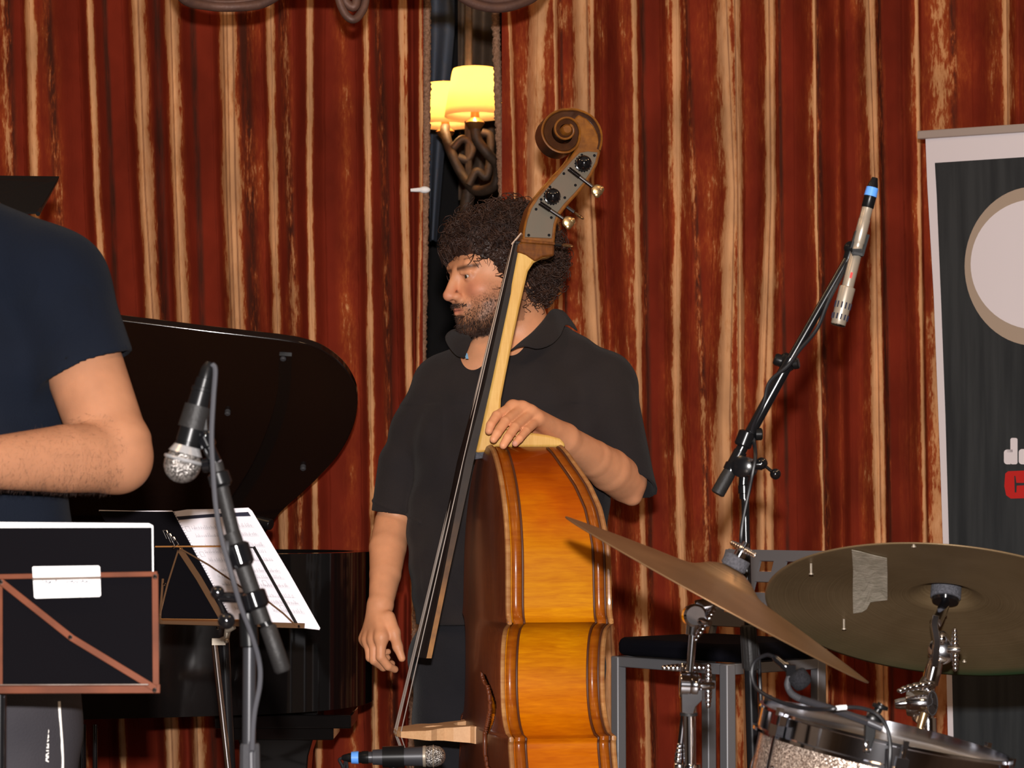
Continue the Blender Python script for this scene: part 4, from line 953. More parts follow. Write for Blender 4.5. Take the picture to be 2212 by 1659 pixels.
# ---- the man at the left edge
YM = 3.45
man2 = person('person', 'man in a navy T-shirt and charcoal shorts with one arm bent behind a music stand', (W(-175, 1400, YM)[0], YM, 0))
cx = W(-175, 800, YM)[0]
b = SDF(); HO2 = V(cx - .075, YM - .01, W(0, 150, YM)[2] + .09); HR2 = rotm(math.radians(12), math.radians(-12))
T2 = head_sdf(b, HO2, HR2); nb = V(cx - .075, YM + .03, HO2[2] - .20)
b.cone(T2(0, -.03, -.05), nb, .056, .064, .025)
sA, eA, wA = W(118, 610, YM - .01), W(249, 985, YM - .11), W(-90, 1004, YM - .30)
sB = V(2 * cx - sA[0], sA[1], sA[2]); eB = V(2 * cx - eA[0], eA[1], eA[2]); wB = W(-360, 1060, YM - .27)
for sh in (sA, sB): b.cone(nb + V(0, 0, -.03), sh, .07, .045, .05)
b.ell(V(cx, YM, sA[2] - .12), (.17, .09, .17), .05); b.ell(V(cx, YM, sA[2] - .40), (.15, .095, .2), .05)
b.ell(V(cx, YM, .93), (.15, .1, .12), .05)
for q in (-.09, .09):
    hp = V(cx + q, YM, .88); b.cone(hp, V(hp[0], YM - .02, .48), .08, .055, .03); b.cone(V(hp[0], YM - .02, .48), V(hp[0], YM, .36), .055, .058, .02); b.cone(V(hp[0], YM + .01, .36), V(hp[0], YM, .09), .058, .036, .02); b.cone(V(hp[0], YM, .045), V(hp[0], YM - .13, .035), .034, .028, .02)
for s_, e_, w_ in ((sA, eA, wA), (sB, eB, wB)):
    b.cone(s_, e_, .058, .050, .01); b.cone(e_ + V(.002 if s_ is sA else -.002, 0, .012), e_ + V(.010 if s_ is sA else -.010, 0, -.012), .048, .034, .008)
    md = e_ * .66 + w_ * .34; b.cone(e_ + V(0, 0, -.002), md, .047, .045, .010); b.cone(md, w_, .045, .029, .001)
    hx = -1 if s_ is sA else 1; f_ = nrm(w_ - e_)
    mm = [w_ + f_ * .085 + V(0, -.004 * i, .028 - .019 * i) for i in range(4)]
    for i in range(4):
        b.cone(w_, mm[i], .022, .0125, .012); p_ = mm[i] + f_ * .038 + V(0, -.012, -.006); d_ = p_ + f_ * .006 + V(0, .020, -.014); t_ = d_ - f_ * .016 + V(0, .012, -.002)
        b.chain([mm[i], p_, d_, t_], [.0105, .0092, .0084, .0072], .002)
    b.chain([w_ + f_ * .02 + V(0, -.01, .02), w_ + f_ * .05 + V(0, -.03, .035), w_ + f_ * .085 + V(0, -.035, .03)], [.015, .011, .0085], .006)
Vm, Fm = sdf_mesh(b, V(cx - .5, YM - .5, 0), V(cx + .5, YM + .25, 2.0), .0034, 5)
tint = head_tint(Vm, HO2, HR2, False, SK['base'] * np.array([.60, .60, .62])); tint = np.concatenate([tint, np.ones((len(tint), 1))], 1)
obj('body', (Vm, Fm), M['skin'], man2, ang=180, attr={'tint': tint}, recalc=False); eyes(HO2, HR2, man2, (0, 1, -.3))
curl_hair('hair', HO2, HR2, man2, 700, 8, length=.03, rad=.004, thick=.0016)
# fine dark hairs on the forearm
rng = np.random.default_rng(4); fa = (Vm - eA); ax_ = nrm(wA - eA); tt = fa @ ax_; sel = np.where((tt > .02) & (tt < .33) & (Vm[:, 1] < YM + .02) & (np.linalg.norm(fa - tt[:, None] * ax_, axis=1) < .06))[0]
vs = []; fs = []
for i in rng.choice(sel, 4200):
    rad_ = nrm(fa[i] - tt[i] * ax_); d = nrm(rad_ * .35 + ax_ * .5 + V(0, 0, -.6) + rng.normal(size=3) * .35); p0 = Vm[i]; L_ = rng.uniform(.004, .008); u, w = frame(d); b0 = len(vs)
    for p, r_ in ((p0, .00011), (p0 + d * L_, .00005)):
        for a in (0, 2.09, 4.19): vs.append(p + r_ * (u * math.cos(a) + w * math.sin(a)))
    for a in range(3): fs.append((b0 + a, b0 + (a + 1) % 3, b0 + 3 + (a + 1) % 3, b0 + 3 + a))
g = G(); g.v = [tuple(v) for v in vs]; g.f = fs; obj('arm_hair', g, M['hair'], man2, ang=180, recalc=False)
s = SDF()
s.ell(V(cx, YM, sA[2] - .13), (.232, .13, .20), .05); s.ell(V(cx, YM, sA[2] - .36), (.208, .13, .24), .06); s.cone(V(cx, YM, 1.15), V(cx, YM, .9), .15, .15, .05); s.ell(V(cx, YM, 1.0), (.210, .135, .2), .05)
for sh in (sA, sB):
    s.cone(nb + V(0, 0, -.045), sh, .068, .066, .05)
s.fn(lambda P: fold(P, 36, .0050, V(.5, .1, 1), 1) + fold(P, 60, .0028, V(1, .1, .4), 3))
for s_, e_, tl in ((sA, eA, .30), (sB, eB, -.30)):
    c_ = W(188, 806, YM) if s_ is sA else V(2 * cx - W(188, 806, YM)[0], YM, W(188, 806, YM)[2])
    s.sleeve(s_, s_ * .4 + e_ * .6, .074, .067, c_, V(tl, 0, -.72), .0605, .03)
s.fn(lambda P: fold(P, 55, .0012, V(.7, .1, 1), 2))
s.plane(V(0, 0, .965), V(0, 0, -1))
s.cone(nb + V(0, -.03, .10), nb + V(0, -.045, -.01), .075, .068, .004, 's')
Vs, Fs = sdf_mesh(s, V(cx - .5, YM - .3, .85), V(cx + .5, YM + .3, 1.8), .0038, 4)
tee = obj('t_shirt', (Vs, Fs), M['tee'], man2, ang=180, recalc=False)
s = SDF(); s.ell(V(cx, YM, .93), (.222, .135, .13), .05)
for q in (-.1, .1): s.cone(V(cx + q * 1.15, YM, .88), V(cx + q * 1.3, YM - .02, .50), .114, .102, .04)
s.fn(lambda P: fold(P, 40, .003, V(.5, .2, 1)) + fold(P, 70, .0015, V(1, 0, .3), 1))
s.plane(V(0, 0, .52), V(0, 0, -1)); s.plane(V(0, 0, .99), V(0, 0, 1))
Vt, Ft = sdf_mesh(s, V(cx - .4, YM - .3, .4), V(cx + .4, YM + .3, 1.1), .005, 4); sho = obj('shorts', (Vt, Ft), M['shorts'], man2, ang=180, recalc=False)
def front_y(s_, x, z, y0):      # first hit of a clothing surface coming from the camera side
    ys = np.arange(y0 - .3, y0 + .1, .0015); d = s_(np.stack([np.full_like(ys, x), ys, np.full_like(ys, z)], 1)); k = np.argmax(d < 0); return ys[k]
def hit(s_, px, py, y0):        # first point of a clothing surface met on the way from the camera
    r = ray(px, py); ys = np.arange(y0 - .35, y0 + .1, .001); P = CAMV + r * (ys / r[1])[:, None]; return P[np.argmax(s_(P) < 0)]
pts = []
for py in range(1515, 1790, 12):
    pts.append(hit(s, 131 + 4 * math.sin(py * .02), py, YM) - V(0, .001, 0))
g = G()
g.strip(pts, V(1, 0, 0), .0045, .002); obj('side_piping', g, M['piping'], sho)
def text_mesh(body_, size, origin, xd, yd, mt, name, parent, ext=.0004, spacing=1.0, bold=0.0):
    cu = bpy.data.curves.new('t', 'FONT'); cu.body = body_; cu.size = size; cu.extrude = ext; cu.offset = bold; cu.space_character = spacing
    to = bpy.data.objects.new('t', cu); COL.objects.link(to); dg = bpy.context.evaluated_depsgraph_get(); me = to.evaluated_get(dg).to_mesh()
    xd = nrm(xd); yd = nrm(yd); zd = np.cross(xd, yd)
    vs = [np.asarray(origin) + xd * v.co[0] + yd * v.co[1] + zd * v.co[2] for v in me.vertices]; fs = [tuple(p.vertices) for p in me.polygons]
    to.to_mesh_clear() if hasattr(to, 'to_mesh_clear') else None
    bpy.data.objects.remove(to); g = G().add(vs, fs); return obj(name, g, mt, parent, smooth=False, recalc=False)
p0 = hit(s, 106, 1645, YM); py_ = min(hit(s, 106, y_, YM)[1] for y_ in (1585, 1600, 1625, 1645))
text_mesh('ARTENGO', .0095, V(p0[0], py_ - .0015, p0[2]), V(0, 0, 1), V(-1, 0, 0), M['piping'], 'lettering', sho, bold=.00045)
for q in (-.1, .1):
    x_ = cx + q * .9; s = SDF(); s.cone(V(x_, YM + .03, .045), V(x_, YM - .15, .036), .046, .038, .02); s.plane(V(0, 0, .002), V(0, 0, -1)); s.plane(V(0, 0, .085), V(0, 0, 1))
    vv, ff = sdf_mesh(s, V(x_ - .1, YM - .3, -.02), V(x_ + .1, YM + .15, .12), .005, 3); obj('shoe', (vv, ff), M['shoe'], man2, ang=180, recalc=False)
# ------------------------------------------------------------------ grand piano
M['piano'] = mat('piano_lacquer', (0.006, 0.005, 0.005), 0.07, coat=0.0, spec=.5)
M['piano_red'] = mat('piano_lid_lacquer', (0.010, 0.005, 0.004), 0.09, spec=.5)
M['gold_plate'] = mat('iron_plate', (0.45, 0.22, 0.06), 0.4, .7)
PZ0, PZ1 = .672, 1.015
outl = spline([V(-2.0, 6.12, 0), V(-1.2, 6.12, 0), V(-.62, 6.11, 0), V(-.42, 6.02, 0), V(-.325, 5.82, 0), V(-.345, 5.58, 0), V(-.46, 5.40, 0), V(-.70, 5.28, 0), V(-1.0, 5.18, 0), V(-1.3, 4.98, 0), V(-1.6, 4.72, 0), V(-2.0, 4.66, 0)], 8)
cen = V(-1.2, 5.6, 0)
piano = thing('grand_piano', 'black lacquered grand piano with its lid raised, behind the two musicians', 'piano', (-1.2, 5.6, 0))
def shrink(pts, d):
    out = []; n = len(pts)
    for i in range(n):
        t = nrm(pts[(i + 1) % n] - pts[i - 1]); nn = V(t[1], -t[0], 0)
        if np.dot(nn, cen - pts[i]) < 0: nn = -nn
        out.append(pts[i] + nn * d)
    return out
inn = shrink(outl, .045)
g = G(); n = len(outl)
ring = [[p + V(0, 0, PZ0) for p in outl], [p + V(0, 0, PZ1) for p in outl], [p + V(0, 0, PZ1) for p in inn], [p + V(0, 0, PZ0 + .12) for p in inn]]
vs = np.concatenate([np.array(r) for r in ring]); fs = [(k * n + i, k * n + (i + 1) % n, (k + 1) * n + (i + 1) % n, (k + 1) * n + i) for k in range(3) for i in range(n)] + [tuple(range(n)), tuple(range(3 * n, 4 * n))]
g.add(vs, fs); obj('case', g, M['piano'], piano, bevel=.004)
g = G().prism([p + V(0, 0, PZ1 - .10) for p in shrink(outl, .05)], V(0, 0, .01)); pl = obj('iron_plate', g, M['gold_plate'], piano)
g = G()
for i in range(44):
    x0 = -1.9 + .0; y0 = 4.95 + i * .024; g.tube([V(-1.85, 4.9 + i * .026, PZ1 - .075), V(-.75 - .006 * abs(i - 30), 5.35 + i * .0155, PZ1 - .075)], .0012, 4, cap=False)
obj('piano_strings', g, M['brass_key'], pl)['kind'] = 'stuff'
al = math.radians(41); HY, HZ = 6.12, PZ1 + .018; LN = V(0, math.sin(al), math.cos(al))    # lid underside faces forward
def Lp(x, y): return Wp(x, y, V(0, HY, HZ), V(0, -math.sin(al) * -1, math.cos(al)))
lid_px = [(-330, 640), (100, 672), (240, 690), (450, 716), (600, 733), (650, 741), (698, 758), (738, 788), (762, 822), (772, 855), (770, 895), (757, 938), (730, 985), (690, 1030), (648, 1070), (606, 1108), (575, 1150), (545, 1180), (-330, 1184)]
lp = [Lp(x, y) for x, y in lid_px]; sm = spline(lp[4:17], 4); lp = lp[:4] + sm + lp[17:]
lid = obj('lid', G().prism(lp, nrm(V(0, math.sin(al), math.cos(al))) * .020), M['piano_red'], piano, bevel=.003, ang=30)
nl = -nrm(V(0, math.sin(al), math.cos(al)))
for x, y in ((612, 770), (655, 1007), (492, 888)):
    c = Lp(x, y); obj('rubber_bumper', G().lathe(c, c + nl * .012, [(0, .007), (.8, .007), (1, .004)], 12), M['grey_rubber'], lid)
g = G().strip(spline([Lp(617, 765) + nl * .003, Lp(612, 850) + nl * .003, Lp(590, 930) + nl * .003, Lp(555, 1010) + nl * .003, Lp(512, 1078) + nl * .003, Lp(480, 1120) + nl * .003], 5), V(1, 0, 0), .028, .006)
obj('rim_reflection', g, M['piano'], lid)  # dark strip put in for the rim's reflection on the lid
a_, b_ = Lp(330, 1085) + nl * .01, V(-.62, 5.36, PZ1)
g = G().tube([W(480, 1112, 5.32), W(545, 1123, 5.30), W(586, 1133, 5.28)], .0125, 14).tube([W(482, 1112, 5.32), V(-.63, 5.45, PZ1 - .02)], .008, 10); obj('prop_stick', g, M['black_plastic'], piano, bevel=.002)
def leg(x, y):
    prof = [(0, .095), (.03, .095), (.032, .088), (.09, .086), (.11, .082), (.16, .072), (.24, .068), (.80, .050), (.84, .056), (.88, .052), (.90, .03), (1.0, .03)]
    g = G(); vs = []; k = 4; H = PZ0
    for t, r in prof:
        for a in range(k): vs.append(V(x + r * (-1, 1, 1, -1)[a], y + r * (-1, -1, 1, 1)[a], H * (1 - t)))
    n = len(prof); g.add(vs, [(i * k + a, i * k + (a + 1) % k, (i + 1) * k + (a + 1) % k, (i + 1) * k + a) for i in range(n - 1) for a in range(k)] + [(0, 1, 2, 3), tuple(range((n - 1) * k, n * k))])
    g.box(V(x + .02, y, H - .028), (.30, .24, .03)).box(V(x + .01, y, H - .055), (.24, .2, .03)); l = obj('leg', g, M['piano'], piano, bevel=.003)
    obj('caster', G().lathe(V(x - .02, y, .03), V(x + .02, y, .03), [(0, .03), (1, .03)], 20), M['brass_key'], l)
leg(W(596, 1600, 5.55)[0], 5.62); leg(-1.85, 4.85); leg(-1.85, 5.95)
g = G()
for px, r in ((203, .0075), (231, .004)):
    p = W(px, 1520, 5.0); g.tube([V(p[0], 4.86, PZ0 + .02), V(p[0] + .008, 4.84, .12)], r * 1.2, 10)
g.box(V(W(215, 1500, 4.85)[0], 4.85, .10), (.20, .12, .05)); obj('pedal_lyre', g, M['black_chrome'], piano)
g = G()
for i in range(3): g.ball(V(W(215, 1500, 4.85)[0] + (i - 1) * .05, 4.76, .075), .02, 10, 7, sc=(.7, 2.4, .4))
obj('pedal', g, M['brass_key'], piano)

# ------------------------------------------------------------------ chandelier in front of the curtain (rusty wrought iron)
YCH = 5.06
ch = thing('chandelier', 'rusty wrought iron chandelier hanging into the top of the picture', 'chandelier', W(760, -60, YCH))
def irn(pts, r, nm='iron_arm'):
    obj(nm, G().tube(spline([W(x, y, Y) for x, y, Y in pts], 8), r, 10), M['rust_iron'], ch)
irn([(760, -330, 5.06), (560, -330, 5.0), (420, -230, 4.96), (372, -90, 4.96), (392, -8, 5.0), (450, 12, 5.04), (520, 14, 5.06), (575, 4, 5.08), (612, -30, 5.1), (600, -90, 5.1), (560, -110, 5.1)], .0105)
irn([(400, -16, 5.0), (455, 2, 5.04), (520, 3, 5.06), (580, -10, 5.08)], .006)
irn([(700, -260, 5.02), (712, -120, 4.98), (728, -20, 4.98), (742, 24, 4.98), (761, 42, 4.98), (778, 30, 4.99), (790, -5, 5.0), (796, -120, 5.03), (815, -260, 5.06)], .0085)
irn([(740, -10, 4.985), (750, 8, 4.985), (766, 14, 4.985), (773, -20, 4.99)], .0095)
irn([(760, -330, 5.06), (960, -330, 5.1), (1120, -240, 5.14), (1190, -100, 5.16), (1165, -20, 5.14), (1120, 8, 5.1), (1070, 17, 5.08), (1020, 6, 5.06), (982, -24, 5.04), (975, -80, 5.04), (1010, -110, 5.05)], .0105)
irn([(585, -24, 5.08), (700, -26, 5.06), (860, -24, 5.05), (985, -26, 5.04)], .012)
irn([(1170, -26, 5.14), (1120, -6, 5.1), (1070, 3, 5.08), (1020, -8, 5.06)], .006)
obj('centre_rod', G().lathe(W(760, -260, 5.06), V(W(760, -260, 5.06)[0], 5.06, 3.6), [(0, .02), (.02, .045), (.06, .05), (.1, .02), (.2, .012), (.96, .012), (.97, .05), (1, .06)], 16), M['rust_iron'], ch)
for x, Y in ((560, 5.1), (1010, 5.05), (460, 5.35), (1060, 4.75)):
    p = W(x, -115, Y); obj('candle_cup', G().lathe(p, p + V(0, 0, .10), [(0, .01), (.1, .03), (.25, .034), (.3, .012), (1, .012)], 14), M['rust_iron'], ch)

# ------------------------------------------------------------------ through the gap: lit lamp in the room behind
def shade_mat():
    m, nt, N, L, b = nodes('lamp_shade'); N.remove(b); o = N['Material Output']
    tr = N.new('ShaderNodeBsdfTranslucent'); tr.inputs[0].default_value = (1, .80, .45, 1); df = N.new('ShaderNodeBsdfDiffuse'); df.inputs[0].default_value = (.9, .7, .4, 1)
    mx = N.new('ShaderNodeMixShader'); mx.inputs[0].default_value = .35; L.new(tr.outputs[0], mx.inputs[1]); L.new(df.outputs[0], mx.inputs[2])
    em = N.new('ShaderNodeEmission'); em.inputs[0].default_value = (1, .48, .12, 1); em.inputs[1].default_value = .22; ad = N.new('ShaderNodeAddShader')
    L.new(mx.outputs[0], ad.inputs[0]); L.new(em.outputs[0], ad.inputs[1]); L.new(ad.outputs[0], o.inputs[0]); return m
M['lamp_shade'] = shade_mat()
YL = 7.6
lamp = thing('chandelier', 'dark iron chandelier with small lit cream shades, seen through the curtain gap', 'chandelier', W(1010, 420, YL))
for (xt, xb, yt, yb, rt, rb, Y) in ((1042, 1026, 150, 252, 47, 66, 7.45), (968, 962, 182, 272, 40, 58, 7.7)):
    a_ = W(xt, yt, Y); b_ = W(xb, yb, Y); s_ = Y / FPX
    sh = obj('lamp_shade', G().lathe(b_, V(b_[0], b_[1], a_[2]), [(0, rb * s_), (.15, rb * s_ * .965), (.95, rt * s_ * 1.04), (1, rt * s_)], 32, cap=False), M['lamp_shade'], lamp, solid=.002)
    point_light('bulb', (b_[0], b_[1], a_[2] * .85 + b_[2] * .15), 3.4, (1, .68, .34), .012)
    c = V(b_[0], b_[1], b_[2]); g = G().lathe(c + V(0, 0, -.045), c + V(0, 0, .03), [(0, .010), (.25, .026), (.35, .030), (.55, .014), (1, .012)], 14); obj('candle_cup', g, M['gold_bar'], sh)
def irn2(pts, r):
    obj('iron_scroll', G().tube(spline([W(x, y, Y) for x, y, Y in pts], 8), r, 10), M['dark_iron'], lamp)
irn2([(1026, 262, 7.45), (1030, 300, 7.45), (1052, 330, 7.45), (1075, 360, 7.48), (1068, 400, 7.5), (1030, 412, 7.55), (1000, 380, 7.6), (975, 330, 7.6), (962, 290, 7.65), (962, 275, 7.7)], .016)
irn2([(978, 320, 7.6), (1000, 300, 7.6), (1020, 318, 7.6), (1010, 345, 7.6), (990, 340, 7.6)], .013)
irn2([(1012, 400, 7.55), (1030, 370, 7.55), (1052, 380, 7.55), (1060, 300, 7.55), (1040, 285, 7.55)], .013)
irn2([(1012, 412, 7.6), (1006, 480, 7.6), (1010, 620, 7.6), (1006, 760, 7.6)], .022)
g = G().tube([W(1012, 412, 7.6), W(1012, -300, 7.6), V(W(1012, 0, 7.6)[0], 7.6, 3.58)], .012, 8); obj('centre_rod', g, M['dark_iron'], lamp)
# pale cloth hangings in the back room
def hanging(name, label, x0, x1, ytop, ybot, Y, m, nf, amp=.03, tap=0.0, th=.004):
    g = G(); nx, nz_ = 60, 40; P = np.zeros((nz_, nx, 3))
    for i in range(nz_):
        t = i / (nz_ - 1); y_ = ytop + (ybot - ytop) * t
        for j in range(nx):
            u = j / (nx - 1); x_ = x0 + (x1 - x0) * u; x_ = x_ + tap * t * (x0 - x_)
            p = W(x_, y_, Y); P[i, j] = V(p[0], Y + amp * math.sin(u * nf * 2 * PI + t * 1.5), p[2])
    P[0, :, 2] = 3.6
    g.grid(P); return tag(obj(name, g, m, solid=th), label, 'drape')
M['grey_drape'] = mat('grey_blue_cloth', (0.13, 0.15, 0.20), .9)
M['beige_drape'] = mat('beige_cloth', (0.20, 0.13, 0.085), .9, var=(.14, .09, .06), vs=12)
hanging('hanging_drape', 'grey blue cloth hanging in the dark room at the gap, left of the lamp', 928, 982, 60, 520, 8.6, M['grey_drape'], 1.0, tap=.75)
hanging('hanging_drape', 'beige cloth hanging in the dark room behind the lit shades', 990, 1080, -60, 430, 8.9, M['beige_drape'], 2.0)

# ------------------------------------------------------------------ roll-up banner
M['banner_white'] = mat('banner_white', (0.86, 0.80, 0.84), .6)
M['banner_dark'] = mat('banner_dark', (0.026, 0.031, 0.035), .55, var=(.044, .050, .054), vs=7, vscale=(8, 1, .4), spec=.3)
M['banner_ring'] = mat('banner_ring', (0.46, 0.36, 0.28), .6)
M['banner_red'] = mat('banner_red', (0.60, 0.02, 0.018), .6)
M['alu'] = mat('banner_rail', (0.5, 0.42, 0.38), .5, .2)
B0, B1 = W(1990, 600, 5.95), W(2450, 600, 5.45); bx = nrm(V(B1[0] - B0[0], B1[1] - B0[1], 0)); bn = V(bx[1], -bx[0], 0)
if bn[1] > 0: bn = -bn
bx0 = V(B0[0], B0[1], 0)
ban = thing('roll_up_banner', 'tall dark roll-up banner with white border, large pale oval and red letter', 'banner', (*(bx0 + bx * .42)[:2], 0))
def Bq(x, y, off=0.0): return Wp(x, y, bx0 + bn * off, bn)
def bpoly(pts, off, th, m, nm, parent=ban, **k): return obj(nm, G().prism([Bq(x, y, off) for x, y in pts], bn * th), M[m], parent, **k)
sheet = bpoly([(2000, 298), (2560, 262), (2560, 2180), (2078, 2180), (2050, 1659), (2042, 1300), (2032, 1000), (2018, 640), (2004, 400)], 0, .0015, 'banner_white', 'printed_sheet')
bpoly([(2020, 352), (2540, 318), (2540, 2170), (2085, 2170), (2062, 1659), (2050, 1150), (2043, 900), (2034, 660), (2024, 420)], .0016, .0012, 'banner_dark', 'dark_panel', sheet)
bpoly([(1992, 284), (2560, 246), (2560, 264), (1992, 302)], -.008, .018, 'alu', 'top_rail', bevel=.002)
def ov(cx_, cy, rx, ry, n=64): return [(cx_ + rx * math.cos(2 * PI * k / n), cy + ry * math.sin(2 * PI * k / n)) for k in range(n)]
bpoly(ov(2236, 575, 152, 172), .003, .0006, 'banner_ring', 'oval_ring', sheet, smooth=False)
bpoly(ov(2240, 571, 143, 141), .0038, .0006, 'banner_white', 'pale_oval', sheet, smooth=False)
def rr_poly(x0, y0, x1, y1, r, c='1111'):
    out = []
    for k, (cx_, cy, a0, on) in enumerate(((x1 - r, y0 + r, -90, c[1]), (x1 - r, y1 - r, 0, c[2]), (x0 + r, y1 - r, 90, c[3]), (x0 + r, y0 + r, 180, c[0]))):
        if on == '0': out.append(((x1, y0), (x1, y1), (x0, y1), (x0, y0))[k])
        else: out += [(cx_ + r * math.cos(math.radians(a0 + q * 18)), cy + r * math.sin(math.radians(a0 + q * 18))) for q in range(6)]
    return out
for k, pl_ in enumerate([rr_poly(2169, 971, 2183, 1003, 7, '1001'), rr_poly(2183, 946, 2198, 1003, 4), rr_poly(2201, 970, 2215, 1003, 7, '1001'), rr_poly(2217, 970, 2231, 1003, 5), rr_poly(2240, 970, 2254, 1003, 5), rr_poly(2176, 971, 2188, 977, 1)]):
    bpoly(pl_, .003, .0007, 'banner_white', 'letter_piece', sheet, smooth=False)
bpoly([(2172, 1023), (2178, 1018), (2226, 1016), (2232, 1022), (2232, 1040), (2214, 1041), (2214, 1043), (2196, 1043), (2194, 1028), (2191, 1028), (2192, 1064), (2196, 1064), (2197, 1049), (2232, 1048), (2232, 1066), (2224, 1076), (2184, 1077), (2174, 1070), (2170, 1050)], .003, .0008, 'banner_red', 'red_letter', sheet, smooth=False)
g = G().box(bx0 + bx * .42 + V(0, 0, .045), (1.0, .12, .08), (bx, bn, V(0, 0, 1))); obj('base_cassette', g, M['alu'], ban, bevel=.008)
g = G().tube([bx0 + bx * .42 - bn * .03 + V(0, 0, .08), bx0 + bx * .42 - bn * .02 + V(0, 0, Bq(2230, 268)[2])], .008, 8); obj('support_pole', g, M['alu'], ban)

# ------------------------------------------------------------------ high chair behind the cymbals
M['seat_cloth'] = mat('seat_cloth', (0.004, 0.004, 0.007), .9, spec=.08)
chair = thing('bar_chair', 'high grey metal chair with black pad and slotted back, behind the cymbals', 'chair', (.43, 5.26, 0))
Nn, Ll, Rr, Ff = V(.433, 5.02, 0), V(.226, 5.30, 0), V(.640, 5.22, 0), V(.433, 5.50, 0)
zs_ = W(1568, 1433, 5.02)[2]
e1, e2 = nrm(Ll - Nn), nrm(Rr - Nn); cs = (Nn + Ll + Rr + Ff) / 4
q_ = [cs + (p - cs) * 1.10 for p in (Nn, Rr, Ff, Ll)]
corner = []
for i in range(4):
    a, b_, c = q_[i - 1], q_[i], q_[(i + 1) % 4]
    for t in (0, .33, .66, 1): corner.append(b_ + nrm(a - b_) * .03 * (1 - t) + nrm(c - b_) * .03 * t * (1) + (cs - b_) * .02 * math.sin(PI * t))
pad = obj('seat_pad', G().prism([p + V(0, 0, zs_ + .002) for p in corner], V(0, 0, .036)), M['seat_cloth'], chair, bevel=.012, ang=60)
g = G()
for a, b_ in ((Nn, Ll), (Nn, Rr), (Rr, Ff), (Ff, Ll)): g.strip([a + V(0, 0, zs_ - .012), b_ + V(0, 0, zs_ - .012)], V(0, 0, 1), .022, .018)
obj('seat_frame', g, M['silver_paint'], chair, bevel=.002)
for p in (Nn, Ll, Rr, Ff):
    tz = zs_ - .001 if p is not Ff and p is not Rr else zs_ + .03
    o = obj('leg', G().box(p + V(0, 0, tz / 2 + .004), (.024, .024, tz - .008), (e1, np.cross(V(0, 0, 1), e1), V(0, 0, 1))), M['silver_paint'], chair, bevel=.003)
    obj('foot_cap', G().box(p + V(0, 0, .006), (.028, .028, .012), (e1, np.cross(V(0, 0, 1), e1), V(0, 0, 1))), M['black_plastic'], o)
g = G()
for a, b_ in ((Nn, Ll), (Nn, Rr), (Rr, Ff), (Ff, Ll)): g.strip([a + V(0, 0, .30), b_ + V(0, 0, .30)], V(0, 0, 1), .02, .015)
obj('foot_rail', g, M['silver_paint'], chair, bevel=.002)
bd = nrm(Rr - Ff); out_ = nrm(V(-bd[1], bd[0], 0)); out_ = out_ if np.dot(out_, cs - Ff) < 0 else -out_
zb0, zb1 = W(1500, 1352, 5.5)[2], W(1525, 1188, 5.5)[2]; Wd = np.linalg.norm(Rr - Ff)
def bk(u, v): return Ff + bd * (u * (Wd + .03) - .015) + V(0, 0, zb0 + (zb1 - zb0) * v) + out_ * (.055 * v + .012)
def back_plate():
    us = [0, .13, .24, .34, .45, .55, .66, .76, .87, 1]; vs_ = [0, .22, .36, .48, .62, .74, .86, 1]
    us = [0, .10, .22, .32, .44, .54, .66, .76, .90, 1]; vs_ = [0, .18, .32, .45, .59, .72, .86, 1]; g = G()
    idx = {}
    for i, u in enumerate(us):
        for j, v in enumerate(vs_): idx[i, j] = len(g.v); g.v.append(tuple(bk(u, v)))
    for i in range(len(us) - 1):
        for j in range(len(vs_) - 1):
            if i % 2 == 1 and j % 2 == 1 and i < 8: continue
            g.f.append((idx[i, j], idx[i + 1, j], idx[i + 1, j + 1], idx[i, j + 1]))
    return g
obj('backrest', back_plate(), M['silver_paint'], chair, solid=.006, smooth=False)
for u in (0.03, .97):
    b0_ = bk(u, -.35); obj('back_post', G().tube([bk(u, -.0) * 0 + (Ff if u < .5 else Rr) + V(0, 0, zs_), bk(u, .05) + out_ * .006, bk(u, 1) + out_ * .006], .008, 8), M['silver_paint'], chair)
# ------------------------------------------------------------------ small builders for stands and microphones
def knob(g, p, d, r, h): d = nrm(d); g.lathe(p, p + d * h, [(0, r * .6), (.15, r), (.85, r), (1, r * .8)], 16)
def cable(name, label, pts, r, m, parent=None, n=10, **k):
    o = obj(name, G().tube(spline(pts, n), r, 8), m, parent)
    return tag(o, label, 'cable') if parent is None else o
def grille_mat():
    m, nt, N, L, b = nodes('mic_grille'); b.inputs['Base Color'].default_value = (.66, .61, .56, 1); b.inputs['Metallic'].default_value = .75; b.inputs['Roughness'].default_value = .35
    tc = N.new('ShaderNodeTexCoord'); vo = N.new('ShaderNodeTexVoronoi'); vo.inputs['Scale'].default_value = 420; L.new(tc.outputs['Object'], vo.inputs[0])
    rp = N.new('ShaderNodeValToRGB'); rp.color_ramp.elements[0].color = (.75, .7, .66, 1); rp.color_ramp.elements[1].color = (.10, .09, .085, 1); rp.color_ramp.elements[1].position = .75
    L.new(vo.outputs['Distance'], rp.inputs[0]); L.new(rp.outputs[0], b.inputs['Base Color'])
    bp = N.new('ShaderNodeBump'); bp.invert = True; bp.inputs['Strength'].default_value = 1; bp.inputs['Distance'].default_value = .0015; L.new(vo.outputs['Distance'], bp.inputs['Height']); L.new(bp.outputs[0], b.inputs['Normal']); return m
M['grille'] = grille_mat()
M['mic_ring'] = mat('mic_ring', (.42, .42, .43), .3, .5)
M['mic_silver'] = mat('mic_silver', (0.40, 0.34, 0.27), 0.33, .5)
M['mic_grey'] = mat('mic_grey', (0.04, 0.04, 0.047), 0.35, .2)
M['cable'] = mat('cable_black', (0.010, 0.010, 0.012), 0.4, spec=.4)
M['cable_grey'] = mat('cable_grey', (0.05, 0.05, 0.058), 0.45)
